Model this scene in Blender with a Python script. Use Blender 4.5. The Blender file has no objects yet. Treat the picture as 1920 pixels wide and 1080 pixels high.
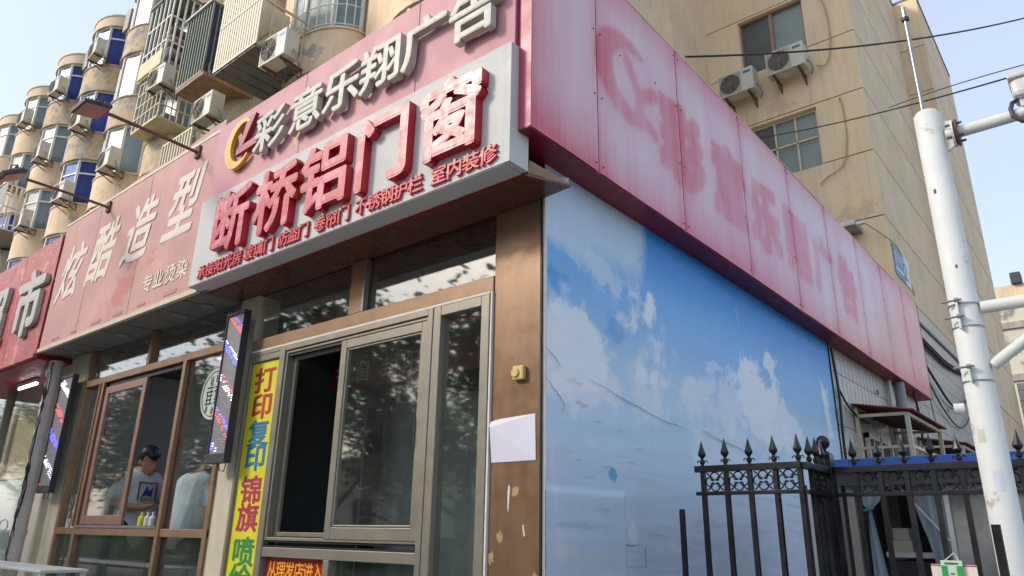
import bpy, bmesh, math, random
import numpy as np
from mathutils import Vector, Matrix
random.seed(7); RNG = np.random.default_rng(7)
S = bpy.context.scene
COL = S.collection

# ------------------------------------------------------------------ camera
CAM = Vector((2.367, -3.0995, 1.6))
cd = bpy.data.cameras.new('camera'); cam = bpy.data.objects.new('camera', cd); COL.objects.link(cam)
cd.sensor_width = 36; cd.lens = 25.392; cd.clip_end = 900; cd.clip_start = 0.05
yaw, pit, rol = math.radians(-40.0498), math.radians(18.9832), math.radians(1.035)
fw = Vector((math.sin(yaw)*math.cos(pit), math.cos(yaw)*math.cos(pit), math.sin(pit)))
r0 = Vector((math.cos(yaw), -math.sin(yaw), 0)); u0 = r0.cross(fw)
rr = r0*math.cos(rol) + u0*math.sin(rol); uu = u0*math.cos(rol) - r0*math.sin(rol)
cam.matrix_world = Matrix(((rr.x, uu.x, -fw.x, CAM.x), (rr.y, uu.y, -fw.y, CAM.y), (rr.z, uu.z, -fw.z, CAM.z), (0, 0, 0, 1)))
S.camera = cam

# ------------------------------------------------------------------ light
SUN_EL, SUN_OFF = math.radians(33), math.radians(40)      # SUN_OFF: from -Y towards -X
to_sun = Vector((-math.sin(SUN_OFF)*math.cos(SUN_EL), -math.cos(SUN_OFF)*math.cos(SUN_EL), math.sin(SUN_EL)))
W = bpy.data.worlds.new('World'); S.world = W; W.use_nodes = True
nt = W.node_tree; nt.nodes.clear()
sky = nt.nodes.new('ShaderNodeTexSky'); sky.sky_type = 'NISHITA'; sky.sun_disc = False
sky.sun_elevation = SUN_EL; sky.sun_rotation = math.atan2(to_sun.x, to_sun.y)
sky.air_density = 1.0; sky.dust_density = 2.8; sky.ozone_density = 1.6; sky.altitude = 50
bg = nt.nodes.new('ShaderNodeBackground'); bg.inputs['Strength'].default_value = 0.15
wo = nt.nodes.new('ShaderNodeOutputWorld')
hz = nt.nodes.new('ShaderNodeMix'); hz.data_type = 'RGBA'; hz.inputs[0].default_value = .58      # hazy air: the clear sky veiled by an even pale tone
nt.links.new(sky.outputs[0], hz.inputs[6]); hz.inputs[7].default_value = (2.35, 2.55, 3.05, 1); nt.links.new(hz.outputs[2], bg.inputs[0]); nt.links.new(bg.outputs[0], wo.inputs[0])
sd = bpy.data.lights.new('sun', 'SUN'); sd.energy = .9; sd.angle = math.radians(10); sd.color = (1.0, 0.93, 0.82)
so = bpy.data.objects.new('sun', sd); COL.objects.link(so)
so.rotation_euler = to_sun.to_track_quat('Z', 'Y').to_euler(); so.location = (-10, -12, 20)
S.view_settings.view_transform = 'Standard'; S.view_settings.look = 'None'
S.view_settings.exposure = 1.25; S.view_settings.gamma = 1.0; S.view_settings.use_curve_mapping = False
S.cycles.max_bounces = 10; S.cycles.transparent_max_bounces = 16; S.cycles.glossy_bounces = 5

# ------------------------------------------------------------------ helpers
def lin(c):
    if isinstance(c, str):
        c = [int(c[i:i+2], 16)/255 for i in (0, 2, 4)]
    return tuple((x/12.92 if x <= .04045 else ((x+.055)/1.055)**2.4) for x in c)
def nd(nt, t, **k):
    n = nt.nodes.new(t)
    for a, b in k.items():
        if a in n.inputs: n.inputs[a].default_value = b
        else: setattr(n, a, b)
    return n
def base(name):
    m = bpy.data.materials.new(name); m.use_nodes = True
    return m, m.node_tree, m.node_tree.nodes['Principled BSDF']
def mixc(nt, fac, a, b, mode='MIX'):
    n = nt.nodes.new('ShaderNodeMix'); n.data_type = 'RGBA'; n.blend_type = mode
    for sock, v in ((n.inputs[0], fac), (n.inputs[6], a), (n.inputs[7], b)):
        if hasattr(v, 'node'): nt.links.new(v, sock)
        else: sock.default_value = v if not isinstance(v, tuple) else (*v, 1)[:4]
    return n.outputs[2]
def noise(nt, scale, detail=5, vec=None, rough=.6, stretch=None, rnd=False):
    tc = nt.nodes.new('ShaderNodeTexCoord'); v = tc.outputs['Object']
    if rnd:
        oi = nt.nodes.new('ShaderNodeObjectInfo'); a = nd(nt, 'ShaderNodeVectorMath', operation='MULTIPLY_ADD')
        nt.links.new(oi.outputs['Location'], a.inputs[0]); a.inputs[1].default_value = (1, 1, 1.37); nt.links.new(v, a.inputs[2]); v = a.outputs[0]
    if stretch:
        mp = nt.nodes.new('ShaderNodeMapping'); mp.inputs['Scale'].default_value = stretch
        nt.links.new(v, mp.inputs[0]); v = mp.outputs[0]
    n = nd(nt, 'ShaderNodeTexNoise', Scale=scale, Detail=detail, Roughness=rough)
    nt.links.new(v, n.inputs['Vector']); return n.outputs[0]
def ramp(nt, src, a, b, ca=0., cb=1.):
    n = nd(nt, 'ShaderNodeMapRange'); n.inputs[1].default_value = a; n.inputs[2].default_value = b
    n.inputs[3].default_value = ca; n.inputs[4].default_value = cb; nt.links.new(src, n.inputs[0]); return n.outputs[0]
def bump(nt, p, src, dist, strength=.6):
    b = nd(nt, 'ShaderNodeBump', Strength=strength, Distance=dist); nt.links.new(src, b.inputs['Height']); nt.links.new(b.outputs[0], p.inputs['Normal'])
def mat(name, col, rough=.5, metal=0., var=.15, scale=6., streak=0., bmp=0., dirt=None, dirt_amt=0., dirt_scale=3., stretch=None, rnd=False, spec=.5):
    """plain paint / metal / plaster with tone variation, vertical streaks and patches of dirt"""
    m, nt, p = base(name); c = lin(col)
    dk = tuple(x*(1-var) for x in c); lt = tuple(min(1, x*(1+var*.6)) for x in c)
    out = mixc(nt, ramp(nt, noise(nt, scale, stretch=stretch, rnd=rnd), .3, .7), dk, lt)
    if streak: out = mixc(nt, ramp(nt, noise(nt, 9, 4, stretch=(1, 1, .06), rnd=rnd), .5, .75, 0, streak), out, tuple(x*.45 for x in c))
    if dirt: out = mixc(nt, ramp(nt, noise(nt, dirt_scale, 9, rough=.72, rnd=rnd), .62-dirt_amt*.25, .66-dirt_amt*.2, 0, 1), out, lin(dirt))
    nt.links.new(out, p.inputs['Base Color'])
    p.inputs['Metallic'].default_value = metal; p.inputs['Specular IOR Level'].default_value = spec
    rg = ramp(nt, noise(nt, scale*2.3, 4), .3, .7, max(.03, rough-.1), min(1, rough+.1)); nt.links.new(rg, p.inputs['Roughness'])
    if bmp: bump(nt, p, noise(nt, scale*8, 6, rnd=rnd), bmp)
    return m
def emit(name, col, s):
    m, nt, p = base(name); p.inputs['Base Color'].default_value = (*lin(col), 1)
    p.inputs['Emission Color'].default_value = (*lin(col), 1); p.inputs['Emission Strength'].default_value = s; return m
def glass(name, tint=(.86, .92, .9), ior=1.75, rough=.0, dust=.06, refl=(1, 1, 1), wob=.0):
    m, nt, p = base(name); nt.nodes.remove(p); o = nt.nodes['Material Output']
    t = nd(nt, 'ShaderNodeBsdfTransparent', Color=(*tint, 1)); g = nd(nt, 'ShaderNodeBsdfGlossy', Color=(*refl, 1), Roughness=rough)
    f = nt.nodes.new('ShaderNodeFresnel'); ge = nt.nodes.new('ShaderNodeNewGeometry')
    nt.links.new(ramp(nt, ge.outputs['Backfacing'], 0, 1, ior, 1/ior), f.inputs['IOR']); mx = nt.nodes.new('ShaderNodeMixShader')
    if wob:
        b = nd(nt, 'ShaderNodeBump', Strength=.5, Distance=wob); nt.links.new(noise(nt, 1.6, 2), b.inputs['Height']); nt.links.new(b.outputs[0], g.inputs['Normal'])
    nt.links.new(f.outputs[0], mx.inputs[0]); nt.links.new(t.outputs[0], mx.inputs[1]); nt.links.new(g.outputs[0], mx.inputs[2])
    d = nd(nt, 'ShaderNodeBsdfDiffuse', Color=(.55, .55, .5, 1)); m2 = nt.nodes.new('ShaderNodeMixShader')
    nt.links.new(ramp(nt, noise(nt, 3, 6), .35, .75, dust*.3, dust), m2.inputs[0]); nt.links.new(mx.outputs[0], m2.inputs[1]); nt.links.new(d.outputs[0], m2.inputs[2])
    nt.links.new(m2.outputs[0], o.inputs[0]); return m
def vmat(name, rough=.4, bmp=0., bs=30., streak=.0, spec=.5, stretch=None):
    m, nt, p = base(name); a = nd(nt, 'ShaderNodeVertexColor', layer_name='Col')
    out = a.outputs[0]
    if streak: out = mixc(nt, ramp(nt, noise(nt, 22, 5, stretch=(1, 1, .04)), .35, .8, 0, streak), out, (.9, .84, .86))
    nt.links.new(out, p.inputs['Base Color']); p.inputs['Roughness'].default_value = rough; p.inputs['Specular IOR Level'].default_value = spec
    if bmp: bump(nt, p, noise(nt, bs, 5, stretch=stretch), bmp)
    return m

ORG = {}
def tag(o, label=None, cat=None, group=None, kind=None):
    for k, v in (('label', label), ('category', cat), ('group', group), ('kind', kind)):
        if v: o[k] = v
    return o
def thing(name, label, cat, loc=(0, 0, 0), group=None, rz=0):
    o = bpy.data.objects.new(name, None); o.empty_display_size = .1; COL.objects.link(o)
    o.location = loc; o.rotation_euler = (0, 0, rz); ORG[o.name] = Vector(loc); return tag(o, label, cat, group)
def link(name, me, parent=None, loc=None):
    o = bpy.data.objects.new(name, me); COL.objects.link(o)
    if parent is not None: o.parent = parent
    if loc is not None: o.location = loc
    ORG[o.name] = (ORG[parent.name] if parent is not None else Vector((0, 0, 0))) + Vector(loc or (0, 0, 0)); return o
def copy_tree(o, parent=None):
    c = o.copy(); COL.objects.link(c)
    if parent is not None: c.parent = parent
    for ch in list(o.children): copy_tree(ch, c)
    return c
def adopt(o, parent): o.parent = parent; return o

class MB:
    """collects shapes and links them as one mesh object"""
    def __init__(s): s.v = []; s.f = []; s.mi = []; s.cm = 0
    def add(s, vs, fs):
        n = len(s.v); s.v += [tuple(x) for x in vs]; s.f += [tuple(n+i for i in f) for f in fs]; s.mi += [s.cm]*len(fs); return s
    def box(s, x0, x1, y0, y1, z0, z1, rot=None, o=(0, 0, 0)):
        vs = [Vector((x, y, z)) for x in (x0, x1) for y in (y0, y1) for z in (z0, z1)]
        if rot is not None: vs = [rot @ v for v in vs]
        vs = [v+Vector(o) for v in vs]
        return s.add(vs, [(0, 1, 3, 2), (4, 6, 7, 5), (0, 4, 5, 1), (2, 3, 7, 6), (0, 2, 6, 4), (1, 5, 7, 3)])
    def bar(s, a, b, w, h=None, up=(0, 0, 1)):
        a, b = Vector(a), Vector(b); h = h or w; d = (b-a).normalized(); u = Vector(up)
        if abs(d.dot(u)) > .98: u = Vector((0, 1, 0))
        x = d.cross(u).normalized(); y = x.cross(d)
        vs = [p + x*i*w/2 + y*j*h/2 for p in (a, b) for i, j in ((-1, -1), (1, -1), (1, 1), (-1, 1))]
        return s.add(vs, [(3, 2, 1, 0), (4, 5, 6, 7), (0, 1, 5, 4), (1, 2, 6, 5), (2, 3, 7, 6), (3, 0, 4, 7)])
    def tube(s, pts, r, n=8, cap=True):
        pts = [Vector(p) for p in pts]; rs = r if isinstance(r, (list, tuple)) else [r]*len(pts)
        rings = []; ref = None
        for i, p in enumerate(pts):
            d = (pts[min(i+1, len(pts)-1)]-pts[max(i-1, 0)]).normalized()
            if ref is None: ref = Vector((0, 0, 1)) if abs(d.z) < .9 else Vector((1, 0, 0))
            x = d.cross(ref).normalized(); y = x.cross(d).normalized(); ref = y
            rings.append([p + (x*math.cos(2*math.pi*k/n)+y*math.sin(2*math.pi*k/n))*rs[i] for k in range(n)])
        vs = [v for R in rings for v in R]; fs = []
        for i in range(len(pts)-1):
            for k in range(n):
                a, b = i*n+k, i*n+(k+1) % n; fs.append((a, a+n, b+n, b))
        if cap: fs += [tuple(range(n)), tuple((len(pts)-1)*n+k for k in reversed(range(n)))]
        return s.add(vs, fs)
    def lathe(s, prof, c=(0, 0, 0), n=14, sx=1, sy=1, a0=0):
        vs = [(c[0]+r*sx*math.cos(a0+2*math.pi*k/n), c[1]+r*sy*math.sin(a0+2*math.pi*k/n), c[2]+z) for r, z in prof for k in range(n)]; fs = []
        for i in range(len(prof)-1):
            for k in range(n):
                a, b = i*n+k, i*n+(k+1) % n; fs.append((a, b, b+n, a+n))
        fs += [tuple(reversed(range(n))), tuple((len(prof)-1)*n+k for k in range(n))]
        return s.add(vs, fs)
    def prism(s, poly, d0, d1, axis='y'):
        """poly of 2D points extruded along an axis"""
        f = {'y': lambda a, b, d: (a, d, b), 'x': lambda a, b, d: (d, a, b), 'z': lambda a, b, d: (a, b, d)}[axis]
        n = len(poly); vs = [f(a, b, d0) for a, b in poly]+[f(a, b, d1) for a, b in poly]
        return s.add(vs, [tuple(range(n)), tuple(n+i for i in reversed(range(n)))]+[(i, n+i, n+(i+1) % n, (i+1) % n) for i in range(n)])
    def mesh(s, name, m, off=(0, 0, 0), smooth=False):
        me = bpy.data.meshes.new(name); me.from_pydata([(a-off[0], b-off[1], c-off[2]) for a, b, c in s.v], [], s.f)
        for mm in (m if isinstance(m, (list, tuple)) else [m]): me.materials.append(mm)
        if isinstance(m, (list, tuple)): me.polygons.foreach_set('material_index', s.mi)
        bm = bmesh.new(); bm.from_mesh(me); bmesh.ops.recalc_face_normals(bm, faces=bm.faces); bm.to_mesh(me); bm.free()
        if smooth:
            me.polygons.foreach_set('use_smooth', [True]*len(me.polygons)); me.set_sharp_from_angle(angle=math.radians(38))
        me.update(); return me
    def build(s, name, m, parent=None, smooth=False, bev=0, own=False):
        off = ORG[parent.name] if parent is not None else Vector((0, 0, 0))
        loc = None
        if own:   # give the object its own origin
            a = np.array(s.v); c = Vector(((a[:, 0].min()+a[:, 0].max())/2, (a[:, 1].min()+a[:, 1].max())/2, a[:, 2].min())); loc = c-off; off = c
        o = link(name, s.mesh(name, m, off, smooth), parent, loc)
        if bev:
            b = o.modifiers.new('bevel', 'BEVEL'); b.width = bev; b.segments = 2; b.limit_method = 'ANGLE'; b.angle_limit = math.radians(40)
        return o
def B(*a): return MB().box(*a)

# glyph meshes from Blender's own built-in font
DG = None
_gc = {}
def glyph_arrays(ch, off=.0, ext=.0, shear=0., res=3, bev=0.):
    k = (ch, off, ext, shear, res, bev)
    if k in _gc: return _gc[k]
    c = bpy.data.curves.new('glyph', 'FONT'); c.body = ch; c.offset = off; c.extrude = ext; c.resolution_u = res; c.shear = shear; c.bevel_depth = bev
    o = bpy.data.objects.new('glyph', c); COL.objects.link(o); bpy.context.view_layer.update()
    dg = bpy.context.evaluated_depsgraph_get(); me = bpy.data.meshes.new_from_object(o.evaluated_get(dg))
    v = np.array([x.co[:] for x in me.vertices]) if len(me.vertices) else np.zeros((0, 3)); f = [tuple(p.vertices) for p in me.polygons]
    bpy.data.objects.remove(o); bpy.data.curves.remove(c); bpy.data.meshes.remove(me)
    if len(v): v[:, 0] -= .5; v[:, 1] -= .37
    _gc[k] = (v, f); return v, f
def glyph_mesh(name, ch, w, h, depth, m, bold=.02, shear=0., face='-y', res=3, bev=0., side=None):
    v, f = glyph_arrays(ch, 0., 1., shear, res, bev); v = v.copy()
    v[:, 0] *= w; v[:, 1] *= h; v[:, 2] = (v[:, 2]+1)/2*depth if not bev else np.clip(v[:, 2], -1-bev, 1+bev)*depth/2+depth/2
    if bold:
        sh = [(0, 0), (1, 0), (-1, 0), (0, 1), (0, -1), (.72, .72), (-.72, .72), (.72, -.72), (-.72, -.72)]
        n0 = len(v); v = np.concatenate([v+np.array([a*bold*w, b_*bold*h, 0]) - np.array([0, 0, 1])*(v[:, 2:3] > depth*.5)*min(.0004, depth*.08)*i for i, (a, b_) in enumerate(sh)]); f = [tuple(i+n0*k for i in fa) for k in range(len(sh)) for fa in f]
    P = {'-y': lambda a: np.stack([a[:, 0], -a[:, 2], a[:, 1]], 1), '+x': lambda a: np.stack([a[:, 2], a[:, 0], a[:, 1]], 1)}[face](v)
    me = bpy.data.meshes.new(name); me.from_pydata(P.tolist(), [], f); me.materials.append(m)
    if side:
        me.materials.append(side)
        ax = {'-y': (0, -1, 0), '+x': (1, 0, 0)}[face]
        for p in me.polygons: p.material_index = 0 if p.normal.dot(Vector(ax)) > .7 else 1
    return me
def letters(parent, text, xs, z, y, w, h, depth, m, name='character', face='-y', off=.02, shear=0., side=None, own=None, dz=None, bev=0.):
    outs = []
    for i, (ch, x) in enumerate(zip(text, xs)):
        zz = z if dz is None else z+dz[i]
        me = glyph_mesh(name, ch, w, h, depth, m, off, shear, face, side=side, bev=bev)
        p = Vector((x, y, zz)) if face == '-y' else Vector((y, x, zz))
        outs.append(link(name, me, parent, p-ORG[parent.name]))
    return outs

# value noise on grids (numpy)
def fbm(U, V, scale, seed, octaves=5, gain=.5):
    out = np.zeros_like(U); amp = 1; tot = 0
    for o in range(octaves):
        g = np.random.default_rng(seed*31+o).random((64, 64)); u = (U*scale) % 64; v = (V*scale) % 64
        i = np.floor(u).astype(int); j = np.floor(v).astype(int); a = u-i; b = v-j; a = a*a*(3-2*a); b = b*b*(3-2*b)
        i1 = (i+1) % 64; j1 = (j+1) % 64; i %= 64; j %= 64
        out += amp*((g[i, j]*(1-a)+g[i1, j]*a)*(1-b)+(g[i, j1]*(1-a)+g[i1, j1]*a)*b); tot += amp; amp *= gain; scale *= 2.03
    return out/tot
def sst(x, a, b): t = np.clip((x-a)/(b-a), 0, 1); return t*t*(3-2*t)
def gridmesh(name, Y, Z, X, color, m):
    """sheet in the plane x = X with vertex colours (rows along z, columns along y)"""
    nz, ny = Y.shape; co = np.stack([X, Y, Z], -1).reshape(-1, 3)
    idx = np.arange(nz*ny).reshape(nz, ny); q = np.stack([idx[:-1, :-1], idx[:-1, 1:], idx[1:, 1:], idx[1:, :-1]], -1).reshape(-1, 4)
    me = bpy.data.meshes.new(name); me.vertices.add(len(co)); me.vertices.foreach_set('co', co.ravel())
    me.loops.add(q.size); me.polygons.add(len(q)); me.loops.foreach_set('vertex_index', q.ravel().astype(np.int32))
    me.polygons.foreach_set('loop_start', np.arange(0, q.size, 4, dtype=np.int32)); me.polygons.foreach_set('loop_total', np.full(len(q), 4, dtype=np.int32))
    me.update(calc_edges=True); me.validate()
    ca = me.color_attributes.new('Col', 'FLOAT_COLOR', 'POINT'); c = np.concatenate([color.reshape(-1, 3), np.ones((nz*ny, 1))], 1); ca.data.foreach_set('color', c.ravel().astype(np.float32))
    me.materials.append(m); me.polygons.foreach_set('use_smooth', [True]*len(q)); return me

# ------------------------------------------------------------------ materials
M = {}
M['asphalt'] = mat('asphalt', '6a6a68', .9, var=.3, scale=12, bmp=.01)
M['paving'] = mat('paving', 'aaa69e', .85, var=.2, scale=8, bmp=.005)
M['kerb'] = mat('kerb', '9c978f', .8, bmp=.004)
M['plaster'] = mat('cream plaster', 'e3cba6', .85, var=.12, scale=.9, streak=.34, dirt='cdb693', dirt_amt=.12, dirt_scale=.7, bmp=.004, rnd=True)
M['plaster_side'] = M['plaster']
M['bay_plaster'] = mat('bay plaster', 'dfc7a6', .88, var=.14, scale=1.2, streak=.30, bmp=.006, dirt='a09786', dirt_amt=.10, dirt_scale=.9, rnd=True)
M['bay_worn'] = mat('weathered bay plaster', 'ccb595', .9, var=.2, scale=2.5, streak=.3, bmp=.01, dirt='99928a', dirt_amt=.48, dirt_scale=1.6, rnd=True)
M['bay_grey'] = mat('grey cement render', 'a9a596', .9, var=.2, scale=2.5, streak=.35, bmp=.01, dirt='c4ae8c', dirt_amt=.25, dirt_scale=1.3, rnd=True)
M['crease_blue'] = mat('crease shade', '8295aa', .7)
M['joint'] = mat('dark joint', '6b5a45', .9)
M['pink'] = mat('faded pink panel', 'cb979b', .62, spec=.25, var=.10, scale=1.5, streak=.0, dirt='d9b4a4', dirt_amt=.05, dirt_scale=1.2)
M['pink_deep'] = mat('unfaded red panel', 'b04a66', .45, var=.15, scale=2)
M['deep_red'] = mat('deep red soffit', '8c1a26', .45, var=.25, scale=3)
M['white_panel'] = mat('white composite panel', 'c6c6c1', .6, spec=.25, var=.05, scale=2, dirt='bfc0bb', dirt_amt=.05, dirt_scale=1.5)
M['red_letter'] = mat('faded red letter face', 'b8283c', .38, var=.25, scale=6, dirt='cf6b74', dirt_amt=.42, dirt_scale=5, rnd=True)
M['red_side'] = mat('red letter side', 'b31c2a', .4, var=.15, scale=5)
M['red_small'] = mat('red small letter', 'c8323a', .45)
M['grey_letter'] = mat('grey letter', 'b4b2a6', .5, var=.08, scale=8)
M['yellow_logo'] = mat('yellow logo', 'd8aa1e', .4, var=.1)
M['darkred_logo'] = mat('dark red logo', '8e1626', .4, var=.15)
M['banner_pink'] = mat('faded pink canvas', 'c99f97', .75, spec=.2, var=.14, scale=1.2, streak=.10, dirt='c2857e', dirt_amt=.16, dirt_scale=.8, bmp=.004)
M['pale_trace'] = mat('faded red trace', 'b98078', .65)
M['banner_white'] = mat('faded white print', 'e2d6ca', .75, spec=.2, var=.1, scale=4)
M['market_red'] = mat('weathered red sheet', 'b04a44', .5, var=.3, scale=3, streak=.15, dirt='c88a82', dirt_amt=.30, dirt_scale=3.5)
M['brown'] = mat('brown anodised metal', '86684e', .36, metal=.35, var=.18, scale=3, streak=.25, stretch=(1, 1, .2))
M['brown_soffit'] = mat('brown soffit sheet', '704638', .25, metal=.35, var=.2, scale=2)
M['tan_frame'] = mat('tan window rail', '917052', .42, metal=.25, var=.22, scale=5)
M['olive_frame'] = mat('champagne aluminium frame', '8b8576', .45, metal=.35, var=.10, scale=5)
M['copper_frame'] = mat('copper coloured frame', '94705f', .4, metal=.3, var=.1)
M['dark_gap'] = mat('black gasket', '181614', .6)
M['sealant'] = mat('white sealant', 'd8d4cc', .7)
M['glass'] = glass('shop glass', (.92, .96, .94), ior=1.85, wob=.0006, dust=.03, rough=.035)
M['glass_low'] = glass('lower shop glass', (.72, .78, .75), ior=1.75, dust=.05, wob=.0006, rough=.04)
M['glass_pale'] = glass('window glass', (.8, .85, .85), ior=1.45, dust=.10, rough=.32)
M['glass_blue'] = glass('blue tinted glass', (.46, .54, .86), ior=1.35, dust=.04, refl=(.65, .75, 1), rough=.32)
M['frosted'] = glass('dusty glass', (.5, .52, .5), ior=1.6, dust=1.0, rough=.15)
M['white_frame'] = mat('white window frame', 'cfd0ca', .45, var=.08, streak=.15)
M['curtain'] = mat('white curtain', 'b2bab5', .9, var=.12, scale=5, stretch=(6, 6, .3))
M['curtain_grey'] = mat('grey curtain', '8f9494', .9, var=.2, scale=5, stretch=(6, 6, .3))
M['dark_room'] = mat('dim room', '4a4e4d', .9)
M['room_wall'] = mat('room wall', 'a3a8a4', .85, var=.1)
M['room_dark_panel'] = mat('dark cabinet', 'a0aaa8', .5)
M['ac_white'] = mat('aged white casing', 'c9c4b2', .5, var=.1, streak=.3, rnd=True)
M['ac_grey'] = mat('grille grey', '8c8478', .6)
M['ac_dark'] = mat('grille dark', '35302a', .7)
M['rust'] = mat('rusty steel', '6e5340', .8, metal=.2, var=.4, scale=9)
M['steel_white'] = mat('white painted steel', 'd3d5d0', .55, var=.08, scale=5, streak=.22, dirt='b4ab98', dirt_amt=.04, dirt_scale=9, spec=.3)
M['galv'] = mat('galvanised steel', '9b9a96', .35, metal=.7, var=.2)
M['black_iron'] = mat('black painted iron', '0f1013', .36, var=.3, scale=9, dirt='2a241f', dirt_amt=.02, dirt_scale=9)
M['black_plastic'] = mat('black plastic', '34343a', .5)
M['cable_wall'] = mat('painted cable', 'a89c80', .6)
M['wire'] = mat('black cable', '141414', .6)
M['cable_pale'] = mat('pale cable', '8f8c84', .6)
M['blue_edge'] = mat('blue roof edge', '2560b4', .4, var=.15, streak=.1)
M['tile'] = mat('white strip tile', 'bdb8ac', .35, var=.16, scale=3, streak=.35, dirt='8f887a', dirt_amt=.1, dirt_scale=2, rnd=True, stretch=(1, 14, .5))
M['grout'] = mat('grout', '7e786c', .9)
M['red_roof'] = mat('rusty red sheet roof', '7c2c28', .6, var=.3, scale=5)
M['cream_steel'] = mat('cream steel', 'cabfa6', .55, var=.12, streak=.3)
M['cage_white'] = mat('white cage bar', 'dcdad0', .5, var=.08, streak=.1)
M['cage_green'] = mat('dull green sheet', '7d8676', .6, var=.2)
M['tarp_blue'] = mat('blue tarpaulin', '1d4f9e', .55, var=.3, scale=5)
M['net_blue'] = mat('dark blue mesh sheet', '1a2a52', .7, var=.3)
M['wood'] = mat('old plank', '96785f', .8, var=.3, scale=7)
M['yellow_sheet'] = mat('yellowed sheet', 'c8b98c', .6, var=.2)
M['clutter_a'] = mat('brown clutter', '7d5a48', .8, var=.4, scale=8)
M['clutter_b'] = mat('grey clutter', '8f8f92', .8, var=.3, scale=8)
M['clutter_c'] = mat('dark clutter', '3f3a40', .8, var=.4, scale=8)
M['banner_yellow'] = mat('yellow banner', 'd8d022', .5, var=.08)
M['print_red'] = mat('red print', 'b8302e', .5)
M['print_blue'] = mat('blue print', '1f78a0', .5)
M['print_magenta'] = mat('magenta print', 'b02a52', .5)
M['print_green'] = mat('green print', '2c8a48', .5)
M['red_print_bg'] = mat('red banner', 'a8201c', .4)
M['orange_print'] = mat('yellow print', 'f0a828', .5)
M['dull_red'] = mat('dull red banner', '7a2430', .7)
M['dull_letter'] = mat('grey banner print', 'b0a49c', .7)
M['paper'] = mat('white paper', 'd4d2dc', .6, var=.03)
M['tape'] = mat('old tape', 'a88a62', .5, var=.3, scale=20)
M['yellow_box'] = mat('yellowed plastic', 'cfb566', .5)
M['led_off'] = mat('led mesh face', '8e8a8c', .5, metal=.1, var=.3, scale=60)
M['led_white'] = emit('white led', 'f0f4ff', 3.5); M['led_blue'] = emit('blue led', '3438ff', 9.0); M['led_red'] = emit('red led', 'ff3020', 3.5)
M['led_dim'] = mat('unlit led', 'a8a4ac', .3)
M['lamp_panel'] = emit('ceiling light panel', 'b8c4ff', 1.6); M['lamp_tube'] = emit('tube light', 'ffffff', 3.0); M['lamp_warm'] = emit('downlight', 'ffe6b8', 2.5)
M['skin'] = mat('skin', 'b07c5c', .5, var=.05); M['hair'] = mat('black hair', '12100f', .5, var=.3, scale=30)
M['shirt_white'] = mat('white t-shirt', 'cfcfd2', .85, var=.05); M['shirt_pale'] = mat('pale t-shirt', 'e8eef2', .85, var=.05)
M['cloth_dark'] = mat('dark trousers', '1c1e24', .85)
M['shirt_print'] = mat('shirt print', '1a1c2c', .8); M['shirt_print_y'] = mat('shirt print yellow', 'a8801e', .8)
M['bark'] = mat('bark', '4c4238', .9, var=.3, scale=6, bmp=.02, stretch=(1, 1, .2))
M['leaf'] = mat('leaf', '587638', .6, var=.4, scale=1.5)
M['distant'] = mat('weathered pale wall', 'd6cfba', .9, var=.12, scale=.5, dirt='8d897e', dirt_amt=.35, dirt_scale=.35)
M['pvc'] = mat('white pvc pipe', 'c9c2b8', .4, var=.08, streak=.1)
M['pvc_grey'] = mat('grey drain pipe', '8b8c88', .5, var=.12)
M['green_card'] = mat('green card', '2aa04e', .5); M['pale_card'] = mat('pale card', 'c4dcc0', .5)
M['blue_print'] = mat('dark blue print', '24408c', .5)
M['cloth_grey'] = mat('grey striped cloth', '8f9ba6', .8, var=.35, scale=1, stretch=(55, 55, .1))
M['sill_grey'] = mat('grey soffit board', '77766e', .8, var=.25, scale=3, dirt='5e5c55', dirt_amt=.25, dirt_scale=3)
M['number_plate'] = mat('grey blue plate', '56708c', .4); M['plate_white'] = mat('white plate', 'd4d8dc', .4)
M['brand_blue'] = mat('label blue', '2f6f96', .5)
M['floodglass'] = glass('floodlight lens', (.5, .4, .36), ior=1.5, dust=.5)
M['flood_face'] = mat('floodlight reflector', '9a6a58', .4)
M['tank_dark'] = mat('dark tank', '3c4148', .6)
M['car_white'] = mat('white car paint', 'c8cac8', .25)

# ------------------------------------------------------------------ setting
tag(B(-60, 60, -60, 60, -.3, 0).build('ground', M['asphalt']), kind='structure')
tag(B(-60, 40, -3.9, 0, .004, .15).build('pavement', M['paving']), kind='structure')
tag(B(-60, 40, -4.05, -3.9, .004, .16).build('kerb', M['kerb']), kind='structure')
tag(B(-400, 400, -400, 400, -.6, -.31).build('terrain', M['asphalt']), kind='structure')

# ------------------------------------------------------------------ print shop: walls, pillar, windows
shop = thing('print_shop', 'corner shop with brown metal pillar, champagne window frames and white tiled side wall', 'shop', (0, 0, 0))
GY = 0.0
B(-7.3, -.03, .02, .3, 3.53, 5.0).build('header_wall', M['joint'], shop)
B(-3.0, -.06, .3, 15.8, 4.9, 5.05).build('roof', M['sill_grey'], shop)
pil = B(-.365, -.012, -.012, .26, 0, 3.503).build('pillar_cladding', M['brown'], shop, bev=.004)
B(-.012, -.002, -.02, .3, 0, 3.503).build('corner_trim', M['dark_gap'], shop)
for (x0, x1, z0, z1) in ((-.40, -.33, 1.46, 1.52), (-.34, -.27, 1.57, 1.63), (-.1, -.03, 1.35, 1.43), (-.24, -.16, 1.8, 1.86)):
    rg_ = random.Random(int(z0*100)); n_ = 11; cx_, cz_ = (x0+.045+x1)/2, (z0+z1)/2
    MB().prism([(cx_+(x1-x0-.03)*.62*math.cos(6.283*k/n_)*rg_.uniform(.6, 1.25), cz_+(z1-z0)*.55*math.sin(6.283*k/n_)*rg_.uniform(.6, 1.3)) for k in range(n_)], -.0135, -.0125).build('tape_patch', M['tape'], shop)
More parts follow.
